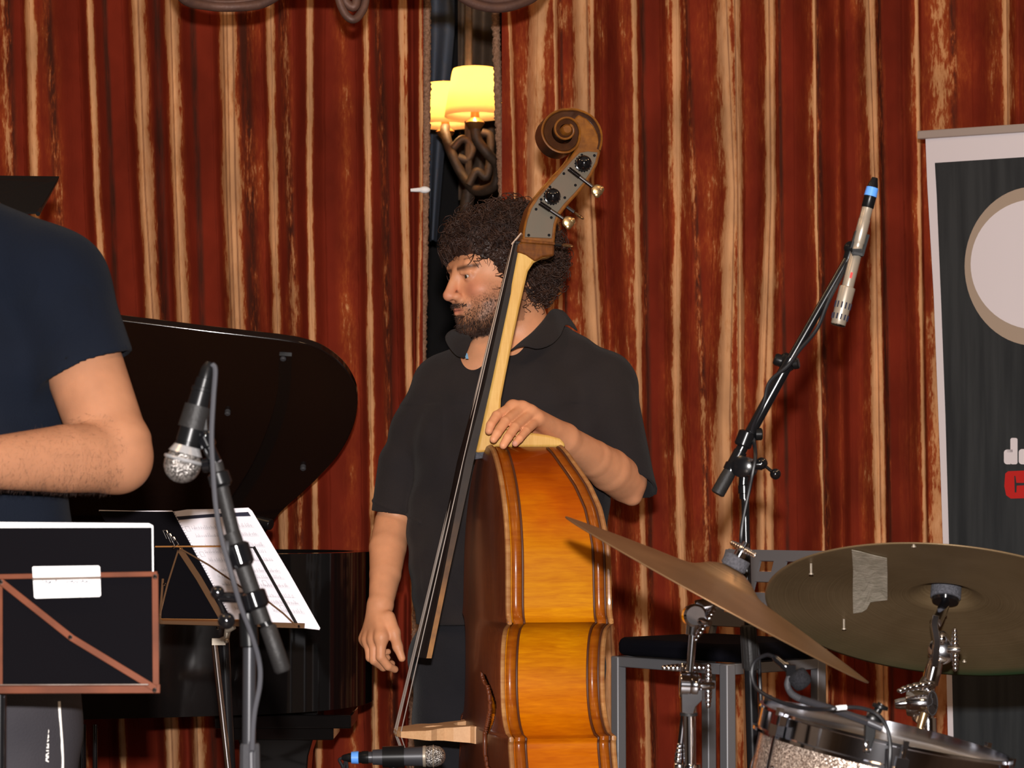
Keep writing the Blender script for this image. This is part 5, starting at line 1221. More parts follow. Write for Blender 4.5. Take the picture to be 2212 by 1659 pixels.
M['pole_black'] = mat('pole_black', (0.006, 0.006, 0.007), 0.2, spec=.45)
M['pole_grey'] = mat('pole_grey', (0.035, 0.035, 0.04), 0.3, .3)
def tripod(parent, x, y, r=.30, hub=.16, rot=0, m='black_plastic'):
    for k in range(3):
        a = rot + k * 2 * PI / 3; t = V(x + r * math.cos(a), y + r * math.sin(a), .012)
        o = obj('leg', G().tube([V(x, y, hub) + .02 * V(math.cos(a), math.sin(a), 0), t], .008, 10), M[m], parent)
        obj('rubber_foot', G().ball(t, .012, 10, 7), M['rubber'], o)

# ------------------------------------------------------------------ right boom stand with pencil microphone
YR = 3.78
st = thing('microphone_stand', 'black boom microphone stand behind the cymbals, holding a silver pencil microphone', 'microphone stand', (W(1632, 1659, YR)[0], YR, 0))
fx = W(1632, 1659, YR); base = V(fx[0] + .012, YR, 0)
obj('lower_tube', G().tube([W(1620, 1430, YR), V(base[0], YR, .14)], .0098, 16), M['pole_black'], st)
obj('upper_tube', G().tube([W(1609, 1060, YR), W(1617, 1370, YR)], .0062, 14), M['pole_black'], st)
g = G().lathe(W(1616, 1350, YR), W(1622, 1448, YR), [(0, .010), (.03, .0115), (.9, .0125), (1, .0105)], 20)
for k in range(10):
    a = k * PI / 5; g.tube([W(1616, 1354, YR) + .0114 * V(math.cos(a), math.sin(a), 0), W(1622, 1444, YR) + .0122 * V(math.cos(a), math.sin(a), 0)], .0012, 5)
obj('clutch_grip', g, M['rubber'], st)
obj('neck_sleeve', G().lathe(W(1607, 1046, YR), W(1608, 1078, YR), [(0, .0075), (.1, .0095), (.6, .0095), (.65, .0078), (1, .0078)], 16), M['pole_black'], st)
g = G().lathe(W(1600, 1008, YR - .022), W(1612, 1008, YR + .004), [(0, .010), (.1, .0165), (.5, .0165), (.55, .014), (1, .014)], 24).lathe(W(1606, 1008, YR), W(1616, 1010, YR + .022), [(0, .0165), (1, .016)], 24)
g.tube([W(1608, 1018, YR), W(1606, 1050, YR)], .008, 10); obj('swivel_joint', g, M['pole_black'], st)
g = G().lathe(W(1618, 1004, YR), W(1646, 1003, YR), [(0, .006), (.5, .008), (1, .009)], 12).ball(W(1645, 1001, YR), .0095, 12, 8).tube([W(1648, 1003, YR), W(1672, 1022, YR - .01)], .0026, 8).ball(W(1675, 1024, YR - .01), .0085, 14, 10)
obj('tension_lever', g, M['black_chrome'], st)
bm0, bm1 = W(1553, 1062, YR), W(1843, 540, YR - .02)
obj('boom_arm', G().tube([W(1565, 1040, YR), W(1615, 945, YR), W(1708, 775, YR - .01)], .0088, 12).tube([W(1700, 790, YR - .01), W(1836, 552, YR - .02)], .0068, 12), M['pole_black'], st)
obj('boom_grip', G().lathe(W(1549, 1068, YR), W(1578, 1016, YR), [(0, .008), (.04, .0108), (.7, .0108), (1, .010)], 16), M['rubber'], st)
obj('boom_grip', G().lathe(W(1578, 1018, YR), W(1600, 975, YR), [(0, .0125), (.3, .0128), (.35, .0108), (1, .0105)], 16), M['pole_black'], st)
obj('boom_collar', G().lathe(W(1603, 965, YR), W(1616, 932, YR), [(0, .0115), (.1, .0135), (.9, .0135), (1, .010)], 20), M['pole_black'], st)
g = G(); knob(g, W(1630, 938, YR), V(1, 0, .02), .0095, .012); g.tube([W(1618, 942, YR), W(1632, 939, YR)], .003, 8); obj('boom_knob', g, M['black_plastic'], st)
g = G().lathe(W(1694, 795, YR), W(1709, 768, YR), [(0, .011), (.2, .0135), (.8, .0135), (1, .010)], 18); knob(g, W(1702, 785, YR), V(-1, 0, .35), .0095, .022); knob(g, W(1712, 786, YR - .01), V(.6, -.2, .1), .009, .010)
obj('boom_knob', g, M['black_plastic'], st)
g = G().lathe(W(1832, 560, YR - .02), W(1840, 536, YR - .02), [(0, .008), (1, .0095)], 14).ball(W(1838, 536, YR - .02), .011, 12, 8)
g.strip([W(1838, 538, YR - .025), W(1846, 552, YR - .04), W(1861, 552, YR - .04)], V(0, 1, 0), .02, .004); g.strip([W(1837, 540, YR - .03), W(1849, 500, YR - .03)], V(0, 1, 0), .018, .004); g.strip([W(1861, 554, YR - .03), W(1874, 508, YR - .03)], V(0, 1, 0), .018, .004)
g.box(W(1851, 545, YR - .045), (.014, .006, .010)); obj('microphone_clip', g, M['black_plastic'], st)
a0, a1 = W(1810, 703, YR - .035), W(1890, 384, YR - .035)
mic = thing('microphone', 'slim silver pencil microphone with a blue ring, clipped to the tall boom', 'microphone', a0)
L_ = np.linalg.norm(a1 - a0); s_ = 1.0
obj('barrel', G().lathe(a0, a1, [(0, .0095), (.01, .0112), (.075, .0118), (.25, .0122), (.258, .0118), (.262, .0090), (.50, .0090), (.505, .0082), (.555, .0082), (.56, .0090), (.715, .0090), (.72, .0084), (.80, .0084), (.803, .003)], 28), M['mic_silver'], mic)
u_, w_ = frame(a1 - a0)
for t0, t1 in ((.03, .075), (.105, .155)):
    for k in range(12):
        an = k * PI / 6 + (.26 if t0 > .1 else 0); o_ = (u_ * math.cos(an) + w_ * math.sin(an)) * .0117
        obj('vent_slot', G().tube([a0 + (a1 - a0) * (t0 + .008) + o_, a0 + (a1 - a0) * t1 + o_ * 1.02], .0013, 6), M['ink'], mic)
obj('front_cap', G().lathe(a0 - (a1 - a0) * .004, a0 + (a1 - a0) * .006, [(0, .0085), (.4, .0112), (1, .0110)], 24), M['steel_dark'], mic)
p = a0 + (a1 - a0) * .335; obj('switch', G().box(p - V(0, .0090, 0), (.0035, .002, .009), (u_ if abs(u_[0]) > abs(w_[0]) else w_, V(0, 1, 0), nrm(a1 - a0))), M['banner_red'], mic)
obj('connector', G().lathe(a0, a1, [(.795, .0085), (.80, .0094), (.885, .0094), (.887, .0084), (.945, .0080), (1.0, .0045), (1.0, .002)], 22), M['black_plastic'], mic)
obj('blue_band', G().lathe(a0, a1, [(.872, .0086), (.874, .0098), (.932, .0092), (.934, .008)], 22), M['blue_ring'], mic)
ca = [W(1889, 388, YR - .03), W(1880, 420, YR + .02), W(1865, 470, YR + .02), W(1848, 520, YR + .01), W(1825, 580, YR - .03), W(1790, 650, YR - .035), W(1765, 710, YR - .03), W(1728, 755, YR - .035), W(1702, 790, YR - .04), W(1663, 825, YR - .03), W(1650, 870, YR - .03), W(1625, 925, YR - .01), W(1629, 955, YR - .005), W(1632, 985, YR - .03), W(1626, 1020, YR - .035), W(1618, 1060, YR - .03), W(1604, 1130, YR - .025), W(1601, 1180, YR - .02), W(1607, 1240, YR + .02), W(1612, 1340, YR + .03), W(1636, 1400, YR + .02), W(1642, 1480, YR), W(1644, 1560, YR), W(1637, 1659, YR - .02), W(1630, 1760, YR - .02), V(base[0] + .03, YR - .05, .012), V(base[0] + .2, YR - .2, .008)]
cable('microphone_cable', 'black cable winding down the boom stand from the silver pencil microphone', ca, .0030, M['cable'], n=8)
tripod(st, base[0], YR, rot=.5)

# ------------------------------------------------------------------ left boom stand with the ball-headed microphone
YS = 2.9
st2 = thing('microphone_stand', 'black boom microphone stand with grey tube in front of the sheet music', 'microphone stand', (W(537, 1659, YS)[0], YS, 0))
b2 = V(W(537, 1659, YS)[0], YS, 0)
obj('lower_tube', G().tube([W(539, 1378, YS), V(b2[0], YS, .14)], .0078, 16), M['pole_grey'], st2)
obj('upper_tube', G().lathe(W(533, 1290, YS), W(539, 1398, YS), [(0, .0085), (.3, .0088), (.32, .0105), (.97, .0108), (1, .0085)], 18), M['black_plastic'], st2)
obj('clutch_grip', G().lathe(W(540, 1606, YS), W(540, 1760, YS), [(0, .0105), (.03, .0115), (1, .013)], 10), M['grey_rubber'], st2, ang=20)
obj('boom_arm', G().tube([W(466, 1000, YS - .02), W(512, 1185, YS - .02)], .0082, 12).tube([W(500, 1150, YS - .02), W(568, 1345, YS - .02)], .0100, 12), M['rubber'], st2)
obj('boom_collar', G().lathe(W(470, 1020, YS - .02), W(480, 1052, YS - .02), [(0, .010), (.1, .0125), (.8, .0130), (1, .010)], 16), M['black_plastic'], st2)
g = G().lathe(W(508, 1175, YS - .02), W(524, 1225, YS - .02), [(0, .012), (.1, .0155), (.85, .0155), (1, .012)], 18); g.tube([W(500, 1183, YS - .02), W(515, 1190, YS - .02)], .004, 8)
obj('boom_collar', g, M['black_chrome'], st2)
obj('boom_knob', G().lathe(W(484, 1186, YS - .03), W(497, 1186, YS - .03), [(0, .008), (.1, .010), (.9, .010), (1, .007)], 14), M['grey_rubber'], st2)
g = G().lathe(W(543, 1278, YS - .02), W(556, 1316, YS - .02), [(0, .013), (.1, .016), (.85, .016), (1, .012)], 20).ball(W(547, 1297, YS), .016, 14, 10); g.tube([W(530, 1300, YS), W(545, 1300, YS)], .010, 12)
obj('swivel_joint', g, M['black_chrome'], st2)
g = G().tube([W(470, 1290, YS - .03), W(530, 1291, YS - .02)], .0062, 12).ball(W(470, 1280, YS - .03), .0082, 14, 10).tube([W(472, 1295, YS - .03), W(488, 1340, YS - .04)], .0026, 8).ball(W(489, 1341, YS - .04), .0100, 16, 12)
obj('tension_lever', g, M['black_chrome'], st2)
obj('boom_grip', G().lathe(W(578, 1352, YS - .02), W(612, 1452, YS - .02), [(0, .0085), (.04, .0098), (.94, .0098), (1, .0075)], 18), M['rubber'], st2)
obj('boom_end', G().tube([W(562, 1325, YS - .02), W(579, 1355, YS - .02)], .0072, 12), M['black_plastic'], st2)
h0, h1 = W(396, 996, YS - .02), W(453, 782, YS - .02)
mc2 = thing('microphone', 'black handheld microphone with round silver grille, hanging head down', 'microphone', h0)
ax2 = nrm(h1 - h0); Lh = np.linalg.norm(h1 - h0)
g = G().ball(h0 - ax2 * .004, .0215, 32, 20); hd = obj('grille', g, M['grille'], mc2)
obj('grille_ring', G().torus(h0 + ax2 * .002, ax2, .0212, .0022, 40, 8).lathe(h0 + ax2 * .009, h0 + ax2 * .018, [(0, .0200), (1, .0150)], 28), M['mic_ring'], hd)
obj('handle', G().lathe(h0, h1, [(.09, .0130), (.12, .0152), (.17, .0148), (.174, .0140), (.19, .0140), (.195, .0145), (.70, .0118), (.705, .0125), (.74, .0122), (.745, .0105), (.83, .0100), (.835, .0085), (.93, .0078), (1.0, .0040)], 28), M['black_plastic'], mc2)
g = G(); p0_, p1_ = h0 + ax2 * Lh * .33, h0 + ax2 * Lh * .56
for k in range(18):
    pass
g.lathe(p0_, p1_, [(0, .0150), (0, .0166), (1, .0152), (1, .0135)], 26); g.strip([h0 + ax2 * Lh * .42 + V(.012, 0, 0), W(444, 945, YS - .02)], V(0, 1, 0), .014, .006)
obj('microphone_clip', g, M['rubber'], st2)
g = G().ball(W(444, 942, YS - .02), .0100, 14, 10).lathe(W(436, 935, YS - .02), W(466, 1000, YS - .02), [(.1, .008), (.15, .0105), (.45, .0105), (.5, .0075), (1, .0075)], 16).lathe(W(437, 1006, YS - .02), W(452, 1004, YS - .02), [(0, .008), (1, .0085)], 14)
obj('clip_joint', g, M['black_chrome'], st2)
cb = [W(458, 786, YS - .03), W(465, 800, YS - .03), W(461, 860, YS - .035), W(457, 940, YS - .04), W(460, 1010, YS - .04), W(466, 1090, YS - .04), W(478, 1160, YS - .045), W(500, 1240, YS - .05), W(520, 1310, YS - .04), W(543, 1370, YS - .03), W(560, 1430, YS - .02), W(561, 1480, YS - .02), W(549, 1545, YS - .02), W(545, 1620, YS - .02), W(545, 1750, YS - .02), V(b2[0] + .03, YS - .05, .012), V(b2[0] + .25, YS - .15, .008)]
cable('microphone_cable', 'grey cable hanging from the silver-headed microphone down the nearer stand', cb, .0030, M['cable_grey'], n=8)
tripod(st2, b2[0], YS, rot=1.2)

# ------------------------------------------------------------------ low microphone at the bass bridge
YB = 4.15
m3 = thing('microphone', 'grey microphone with blue ring lying level at the foot of the bass strings', 'microphone', W(850, 1637, YB))
q0, q1 = W(962, 1633, YB), W(738, 1637, YB); ax3 = nrm(q1 - q0); L3 = np.linalg.norm(q1 - q0)
obj('grille', G().lathe(q0, q1, [(0, .004), (.015, .0105), (.05, .0155), (.09, .0172), (.12, .0178), (.16, .0172), (.19, .0160)], 30), M['grille'], m3)
obj('grille_ring', G().torus(q0 + ax3 * L3 * .115, ax3, .0178, .0012, 36, 6).lathe(q0, q1, [(.185, .0162), (.19, .0178), (.215, .0174), (.22, .0155)], 30), M['mic_silver'], m3)
obj('handle', G().lathe(q0, q1, [(.215, .0165), (.24, .0162), (.50, .0142), (.70, .0125), (.705, .0095), (.76, .0095)], 28), M['mic_grey'], m3)
obj('connector', G().lathe(q0, q1, [(.74, .0100), (.745, .0108), (.80, .0105), (.81, .0095), (.93, .0075), (.985, .0050), (1, .003)], 20), M['black_plastic'], m3)
obj('blue_band', G().lathe(q0, q1, [(.835, .0092), (.837, .0106), (.905, .0098), (.907, .0085)], 20), M['blue_ring'], m3)
c3 = q0 + ax3 * L3 * .50
st3 = thing('microphone_stand', 'short black stand whose clip holds the level grey microphone', 'microphone stand', (c3[0], YB, 0))
obj('microphone_clip', G().lathe(c3 - ax3 * .018, c3 + ax3 * .018, [(0, .0158), (0, .0185), (1, .0175), (1, .0148)], 26).tube([c3 + V(0, 0, -.016), c3 + V(0, .002, -.04)], .007, 10), M['black_plastic'], st3)
obj('upper_tube', G().tube([c3 + V(0, 0, -.038), V(c3[0], YB, .12)], .008, 12), M['pole_black'], st3)
tripod(st3, c3[0], YB, r=.22, hub=.13, rot=.3)
cable('microphone_cable', 'thin black cable drooping from the level grey microphone', [q1 + V(.002, 0, 0), W(733, 1642, YB), W(741, 1659, YB), W(752, 1700, YB), V(q1[0] + .02, YB, .2), V(q1[0] - .1, YB, .008)], .0026, M['cable'])

# ------------------------------------------------------------------ music stands and sheets
YF = 3.02
def pl_at(Y0, tilt, yaw=0.0):   # plane leaning away from the camera with height
    n = V(math.sin(yaw), -math.cos(tilt), math.sin(tilt)); return nrm(n)
PF0 = W(170, 1490, YF); PFn = pl_at(YF, .22)
def F(x, y, o=0.0): return Wp(x, y, PF0 + PFn * o, PFn)
ms = thing('music_stand', 'copper-brown folding music stand in the lower left corner, seen from behind', 'music stand', (W(0, 1490, YF)[0], YF, 0))
def bar(nm, a, b, w, th=.002, o=.0, m='copper_bar', parent=None, mid=None):
    pts = [F(*a, o)] + ([F(*mid, o)] if mid else []) + [F(*b, o)]
    d = pts[-1] - pts[0]; return obj(nm, G().strip(pts, np.cross(PFn, d), w, th), M[m], parent or ms, bevel=.0005)
bar('top_bar', (-330, 1252), (340, 1240), .0062, .003, .010)
bar('side_bar', (335, 1240), (337, 1492), .0078, .002, .008)
bar('ledge', (-330, 1490), (346, 1488), .0105, .003, .010)
bar('ledge_lip', (-330, 1482), (322, 1480), .0016, .012, .016, 'dull_chrome')
bar('diagonal_bar', (0, 1255), (336, 1488), .0080, .002, .012, mid=(155, 1378))
bar('diagonal_bar', (0, 1255), (-330, 1488), .0080, .002, .012)
bar('side_bar', (0, 1256), (0, 1490), .0065, .002, .007)
bar('side_bar', (-330, 1252), (-330, 1492), .0078, .002, .008)
for x, y in ((152, 1377), (334, 1491), (335, 1246), (2, 1258)):
    c = F(x, y, .013); obj('rivet', G().lathe(c, c + PFn * .003, [(0, .0030), (.6, .0028), (1, .0015)], 10), M['chrome'], ms)
bx_ = W(0, 1500, YF)
obj('pole', G().tube([F(0, 1400, -.012) , V(bx_[0], YF + .02, .15)], .008, 12), M['pole_black'], ms); tripod(ms, bx_[0], YF + .02, r=.25, hub=.17, rot=.9)
fo = thing('music_folder', 'black folder standing on the nearer music stand with a white sheet behind it', 'folder', F(150, 1480))
obj('cover', G().prism([F(-300, 1142, .004), F(328, 1140, .004), F(332, 1478, .004), F(-300, 1482, .004)], PFn * .002), M['black_card'], fo)
obj('cover', G().prism([F(-300, 1146, -.004), F(326, 1146, -.004), F(328, 1476, -.004), F(-300, 1480, -.004)], PFn * .001), M['black_card'], fo)
sh = tag(obj('sheet_of_paper', G().prism([F(-298, 1126, .0005), F(322, 1131, .0005), F(331, 1136, .0005), F(334, 1400, .0005), F(-298, 1400, .0005)], PFn * .0012), M['white_card']), 'white paper edging the top and side of the black folder', 'paper')
lb = tag(obj('paper_label', G().prism([F(70, 1226, .0165), F(72, 1224, .0165), F(213, 1222, .0165), F(216, 1225, .0165), F(218, 1286, .0165), F(215, 1289, .0165), F(77, 1293, .0165), F(74, 1290, .0165)], PFn * .0005), M['white_card']), 'small white handwritten card clipped over the copper top bar', 'card')
g = G(); g.prism([F(84, 1240, .0171), F(165, 1238.5, .0171), F(84, 1242, .0171)], PFn * .0002)
rs = random.Random(5)
x = 92
while x < 190:
    if 121 < x < 139: x += 5; continue
    a = rs.uniform(-2, 3); p = [F(x, 1255, .0171), F(x + 3 + a, 1259 + rs.uniform(-1, 3), .0171), F(x + 6 + a, 1254 + rs.uniform(-1, 2), .0171)]
    g.tube(p, .0007, 4); x += 7.5
obj('handwriting', g, M['ink'], lb, smooth=False)
bar('label_clip', (70, 1251), (218, 1248), .0035, .002, .0180, 'dull_chrome')

YG = 4.15
PG0 = W(430, 1345, YG); PGn = pl_at(YG, .28, -.12)
def Q(x, y, o=0.0): return Wp(x, y, PG0 + PGn * o, PGn)
ms2 = thing('music_stand', 'thin black folding music stand holding an open spiral music book', 'music stand', (W(478, 1500, YG)[0], YG + .02, 0))
def bar2(nm, pts, w, th=.002, o=.004, m='steel_dark', parent=None):
    pp_ = [Q(x, y, o) for x, y in pts]; d = pp_[-1] - pp_[0]; return obj(nm, G().strip(pp_, np.cross(PGn, d), w, th), M[m], parent or ms2, bevel=.0004)
M['bronze_bar'] = mat('bronze_bar', (0.13, 0.065, 0.03), 0.4, .6)
bar2('top_bar', [(335, 1181), (484, 1180)], .0028, .002, .006, 'gold_bar')
bar2('top_bar', [(484, 1180), (550, 1183)], .0026, .002, .006, 'steel_dark')
bar2('side_bar', [(548, 1181), (645, 1356)], .0050, .002, .006)
bar2('side_bar', [(352, 1250), (345, 1345)], .0040, .002, .006, 'bronze_bar')
bar2('diagonal_bar', [(389, 1185), (452, 1221), (520, 1268), (580, 1300), (612, 1325), (640, 1352)], .0028, .002, .009, 'bronze_bar')
bar2('diagonal_bar', [(388, 1186), (430, 1250), (482, 1340)], .0100, .002, .007, 'bronze_bar')
bar2('diagonal_bar', [(386, 1186), (362, 1262), (345, 1330)], .0030, .002, .007, 'bronze_bar')
bar2('ledge', [(345, 1343), (658, 1352)], .0085, .003, .008, 'bronze_bar')
bar2('ledge_lip', [(350, 1339), (520, 1341)], .0012, .016, .014, 'gold_bar')
for x, y in ((374, 1184), (387, 1186), (355, 1262), (646, 1353), (470, 1357)):
    c = Q(x, y, .011); obj('rivet', G().lathe(c, c + PGn * .003, [(0, .0028), (1, .0015)], 8), M['chrome'], ms2)
g = G()
for k in range(3):
    a, b_ = (352 + k * 8, 1146 + k * 7), (362 + k * 9, 1160 + k * 8)
    g.tube([Q(a[0], a[1], .01), Q(a[0] + 8, a[1], .012), Q(b_[0] + 6, b_[1], .012), Q(b_[0] - 2, b_[1] + 4, .01), Q(a[0], a[1], .01)], .0008, 6)
obj('page_clip', g, M['chrome'], ms2)
g = G().lathe(Q(505, 1352, .008), Q(490, 1362, .004), [(0, .006), (1, .006)], 12).tube([Q(492, 1360, 0), Q(489, 1378, -.004), Q(478, 1384, -.004)], .0055, 10).box(Q(473, 1386, -.004), (.022, .010, .011)); g.ball(Q(489, 1384, .002), .0045, 10, 7)
obj('bracket', g, M['mic_silver'], ms2)
pt = Q(462, 1380, -.004); obj('pole', G().tube([pt, pt + (V(W(490, 1659, YG)[0], YG + .02, W(490, 1659, YG)[2]) - pt) * 2.3], .0055, 12), M['chrome'], ms2)
p_b = pt + (V(W(490, 1659, YG)[0], YG + .02, W(490, 1659, YG)[2]) - pt) * 2.3
obj('pole', G().tube([W(483, 1380, YG + .03), V(p_b[0], p_b[1] + .02, .1)], .0095, 12), M['pole_black'], ms2)
tripod(ms2, p_b[0], p_b[1] + .02, r=.25, hub=.14, rot=.2)
bk_ = thing('music_book', 'open spiral music book, right page white with notes, left cover black', 'book', Q(450, 1340))
obj('black_cover', G().prism([Q(214, 1104, .001), Q(374, 1106, .001), Q(503, 1344, .001), Q(345, 1340, .001), Q(300, 1250, .001)], PGn * .0015), M['black_card'], bk_)
obj('page_edge', G().prism([Q(214, 1102, .000), Q(300, 1104, .000), Q(372, 1103, .000), Q(378, 1110, .000), Q(300, 1108, .0), Q(214, 1105, .0)], PGn * .0012), M['paper'], bk_)
page = obj('white_page', G().prism([Q(372, 1106, .0), Q(405, 1101, .0), Q(470, 1100, .0), Q(537, 1097, .0), Q(545, 1104, .0), Q(625, 1238, .0), Q(692, 1357, .0), Q(690, 1361, .0), Q(655, 1357, .0), Q(504, 1344, .0)], PGn * .0012), M['paper'], bk_)
obj('header_bar', G().prism([Q(381, 1116, .0014), Q(460, 1110, .0014), Q(536, 1106, .0014), Q(542, 1115, .0014), Q(460, 1117, .0014), Q(386, 1123, .0014)], PGn * .0003), M['ink'], page)
M['note_ink'] = mat('note_ink', (0.38, 0.36, 0.40), .7)
g = G(); rs = random.Random(3)
def rowpt(u, v): # page coordinates
    xl = 382 + (503 - 382) * v; xr = 540 + (690 - 540) * v; yl = 1116 + (1344 - 1116) * v; yr = 1106 + (1357 - 1106) * v
    return xl + (xr - xl) * u, yl + (yr - yl) * u
for r_ in range(11):
    v = .12 + r_ * .075
    if r_ % 3 == 2: v += .02
    for half_ in (0, 1):
        u = .12 + .45 * half_
        for kk in range(3):
            if rs.random() < .2: continue
            a, b_ = rowpt(u + .01, v + kk * .010 - .01), rowpt(u + .36, v + kk * .010 - .01); g.tube([Q(*a, .0014), Q(*b_, .0014)], .00014, 4)
        while u < .5 + .42 * half_:
            a = rowpt(u, v); b_ = rowpt(u + .002, v - rs.uniform(.01, .035)); g.tube([Q(*a, .0014), Q(*b_, .0014)], .00028, 4); g.ball(Q(*a, .0014), .0006, 6, 4); u += rs.uniform(.012, .035)
for (u, v) in ((.06, .12), (.07, .36), (.66, .62), (.70, .84)):
    c = [rowpt(u - .025, v - .025), rowpt(u + .025, v - .025), rowpt(u + .025, v + .02), rowpt(u - .025, v + .02), rowpt(u - .025, v - .025)]; g.tube([Q(*a, .0014) for a in c], .0003, 4)
o = obj('music_notes', g, M['note_ink'], page); o['kind'] = 'stuff'
g = G()
for k in range(44):
    t = k / 43; x, y = 375 + 128 * t, 1109 + 234 * t; g.torus(Q(x, y, .001), Q(375, 1109) - Q(503, 1344), .0024, .0004, 10, 4)
o = obj('spiral_binding', g, M['ink'], bk_)

# tall black desk behind the man
tb = thing('music_stand', 'black flat desk rising behind the shoulder of the man in the T-shirt', 'music stand', (W(-60, 400, 4.3)[0], 4.3, 0))
def D(x, y, Y=4.3): return W(x, y, Y)
vs_ = [D(-260, 380, 4.42), D(127, 385, 4.42), D(122, 394, 4.36), D(82, 462, 4.2), D(-200, 470, 4.2)]
obj('desk', G().prism(vs_, V(0, .004, .004)), M['black_matte'], tb, smooth=False)
obj('desk_rim', G().tube([D(-260, 384, 4.42), D(123, 389, 4.42), D(82, 462, 4.2)], .004, 8), M['black_plastic'], tb)
obj('pole', G().tube([D(-60, 440, 4.3), V(D(-60, 440, 4.3)[0], 4.3, .14)], .011, 12), M['pole_black'], tb); tripod(tb, D(-60, 440, 4.3)[0], 4.3, rot=.4)

# ------------------------------------------------------------------ cymbals
def cym_mat(nm, c1, c2, green=0.0, gdir=(0, 0, -1), gc=None):
    m, nt, N, L, b = nodes(nm); b.inputs['Metallic'].default_value = .55; b.inputs['Roughness'].default_value = .42
    at = N.new('ShaderNodeAttribute'); at.attribute_name = 'rad'
    wv = N.new('ShaderNodeTexNoise'); wv.noise_dimensions = '1D'; wv.inputs['Scale'].default_value = 420; wv.inputs['Detail'].default_value = 5; L.new(at.outputs['Fac'], wv.inputs['W'])
    tc = N.new('ShaderNodeTexCoord'); nz = N.new('ShaderNodeTexNoise'); nz.inputs['Scale'].default_value = 7; nz.inputs['Detail'].default_value = 7; L.new(tc.outputs['Object'], nz.inputs[0])
    ad = N.new('ShaderNodeMath'); ad.operation = 'MULTIPLY_ADD'; ad.inputs[1].default_value = .35; L.new(wv.outputs[0], ad.inputs[0])
    ml = N.new('ShaderNodeMath'); ml.operation = 'MULTIPLY'; ml.inputs[1].default_value = .65; L.new(nz.outputs[0], ml.inputs[0]); L.new(ml.outputs[0], ad.inputs[2])
    rp = N.new('ShaderNodeValToRGB'); rp.color_ramp.elements[0].position = .38; rp.color_ramp.elements[1].position = .62; rp.color_ramp.elements[0].color = (*c1, 1); rp.color_ramp.elements[1].color = (*c2, 1); L.new(ad.outputs[0], rp.inputs[0]); last = rp.outputs[0]
    if green:
        a2 = N.new('ShaderNodeAttribute'); a2.attribute_name = 'patina'
        mx = N.new('ShaderNodeMix'); mx.data_type = 'RGBA'; L.new(a2.outputs['Fac'], mx.inputs[0]); L.new(last, mx.inputs[6]); mx.inputs[7].default_value = (*gc, 1); last = mx.outputs[2]
    L.new(last, b.inputs['Base Color'])
    bp = N.new('ShaderNodeBump'); bp.inputs['Strength'].default_value = .25; bp.inputs['Distance'].default_value = .0006; L.new(wv.outputs[0], bp.inputs['Height']); L.new(bp.outputs[0], b.inputs['Normal']); return m
M['cym_warm'] = cym_mat('cymbal_bronze', (0.22, 0.125, 0.06), (0.34, 0.20, 0.10))
M['cym_dull'] = cym_mat('cymbal_aged', (0.17, 0.115, 0.058), (0.25, 0.175, 0.095), 1, gc=(0.035, 0.085, 0.035))
CPROF = [(.006, .046), (.012, .0455), (.022, .043), (.033, .038), (.042, .0315), (.050, .0265), (.057, .0240), (.075, .0215), (.11, .0175), (.15, .0125), (.19, .0070), (.225, .0020), (.25, -.0020)]
def cym_h(r, R): return float(np.interp(r, [p[0] * R / .25 if p[0] > .06 else p[0] for p in CPROF], [p[1] for p in CPROF]))
def cymbal(name, label, C, n, R, m, pat=None):
    n = nrm(n); u, w = frame(n); t = thing(name, label, 'cymbal', C)
    rs_ = np.concatenate([np.linspace(.006, .06, 22), np.linspace(.065, R, 40)]); seg = 128
    g = G(); rad = []; P = []
    for r in rs_:
        for k in range(seg):
            a = 2 * PI * k / seg; p = C + n * cym_h(r, R) + r * (u * math.cos(a) + w * math.sin(a)); P.append(p); rad.append(r)
    nr = len(rs_); g.add(P, [(i * seg + k, i * seg + (k + 1) % seg, (i + 1) * seg + (k + 1) % seg, (i + 1) * seg + k) for i in range(nr - 1) for k in range(seg)])
    P = np.array(P); at = {'rad': np.array(rad)}
    at['patina'] = pat(P, np.array(rad)) if pat else np.zeros(len(P))
    obj('bronze_disc', g, m, t, attr=at, solid=.0016, ang=60); return t, n, u, w
# left: seen almost edge on
CL = W(1548, 1291, 3.45); nL = nrm(V(.478, -.038, .879)); RL = 369 / 5370 * 3.45
cymbal('cymbal', 'warm bronze cymbal seen almost edge on, in front of the bass', CL, nL, RL, M['cym_warm'])
CR = W(2040, 1322, 3.68); nR = nrm(V(.145, .375, .916)); RR = 386 / 5370 * 3.68
def pat(P, r):
    d = (P - CR); low = -d[:, 2] / RR; lat = d[:, 0] / RR
    return np.clip((r / RR - .90) * 12, 0, 1) * np.clip((low - .1) * 6, 0, 1) * np.clip(.35 + lat, 0, .85) + .25 * np.clip((r / RR - .6) * 2.5, 0, 1) * np.clip(low * 5, 0, 1)
rc, _, uR, wR = cymbal('cymbal', 'dull aged cymbal seen from below, with tape and rivets', CR, nR, RR, M['cym_dull'], pat)
def on_cym(px, py, off=.0):     # point on the underside of the right cymbal
    h = .015
    for _ in range(8):
        p = Wp(px, py, CR + nR * h, nR); r = np.linalg.norm((p - CR) - nR * np.dot(p - CR, nR)); h = cym_h(r, RR) - .0012 - off
    return p
M['duct_tape'] = mat('duct_tape', (0.52, 0.46, 0.37), .4, .2, var=(.40, .36, .28), vs=60, bump=1.0, bs=160, dist=.001)
tape = [(1840, 1188), (1860, 1192), (1885, 1199), (1916, 1206), (1917, 1240), (1917, 1296), (1890, 1299), (1880, 1301), (1872, 1316), (1862, 1322), (1843, 1325), (1842, 1280), (1843, 1230)]
P_ = [on_cym(*p, .0008) for p in tape]
cx_t, cy_t = 1878, 1252
g = G(); ringN = 5; n = len(tape); V0 = []
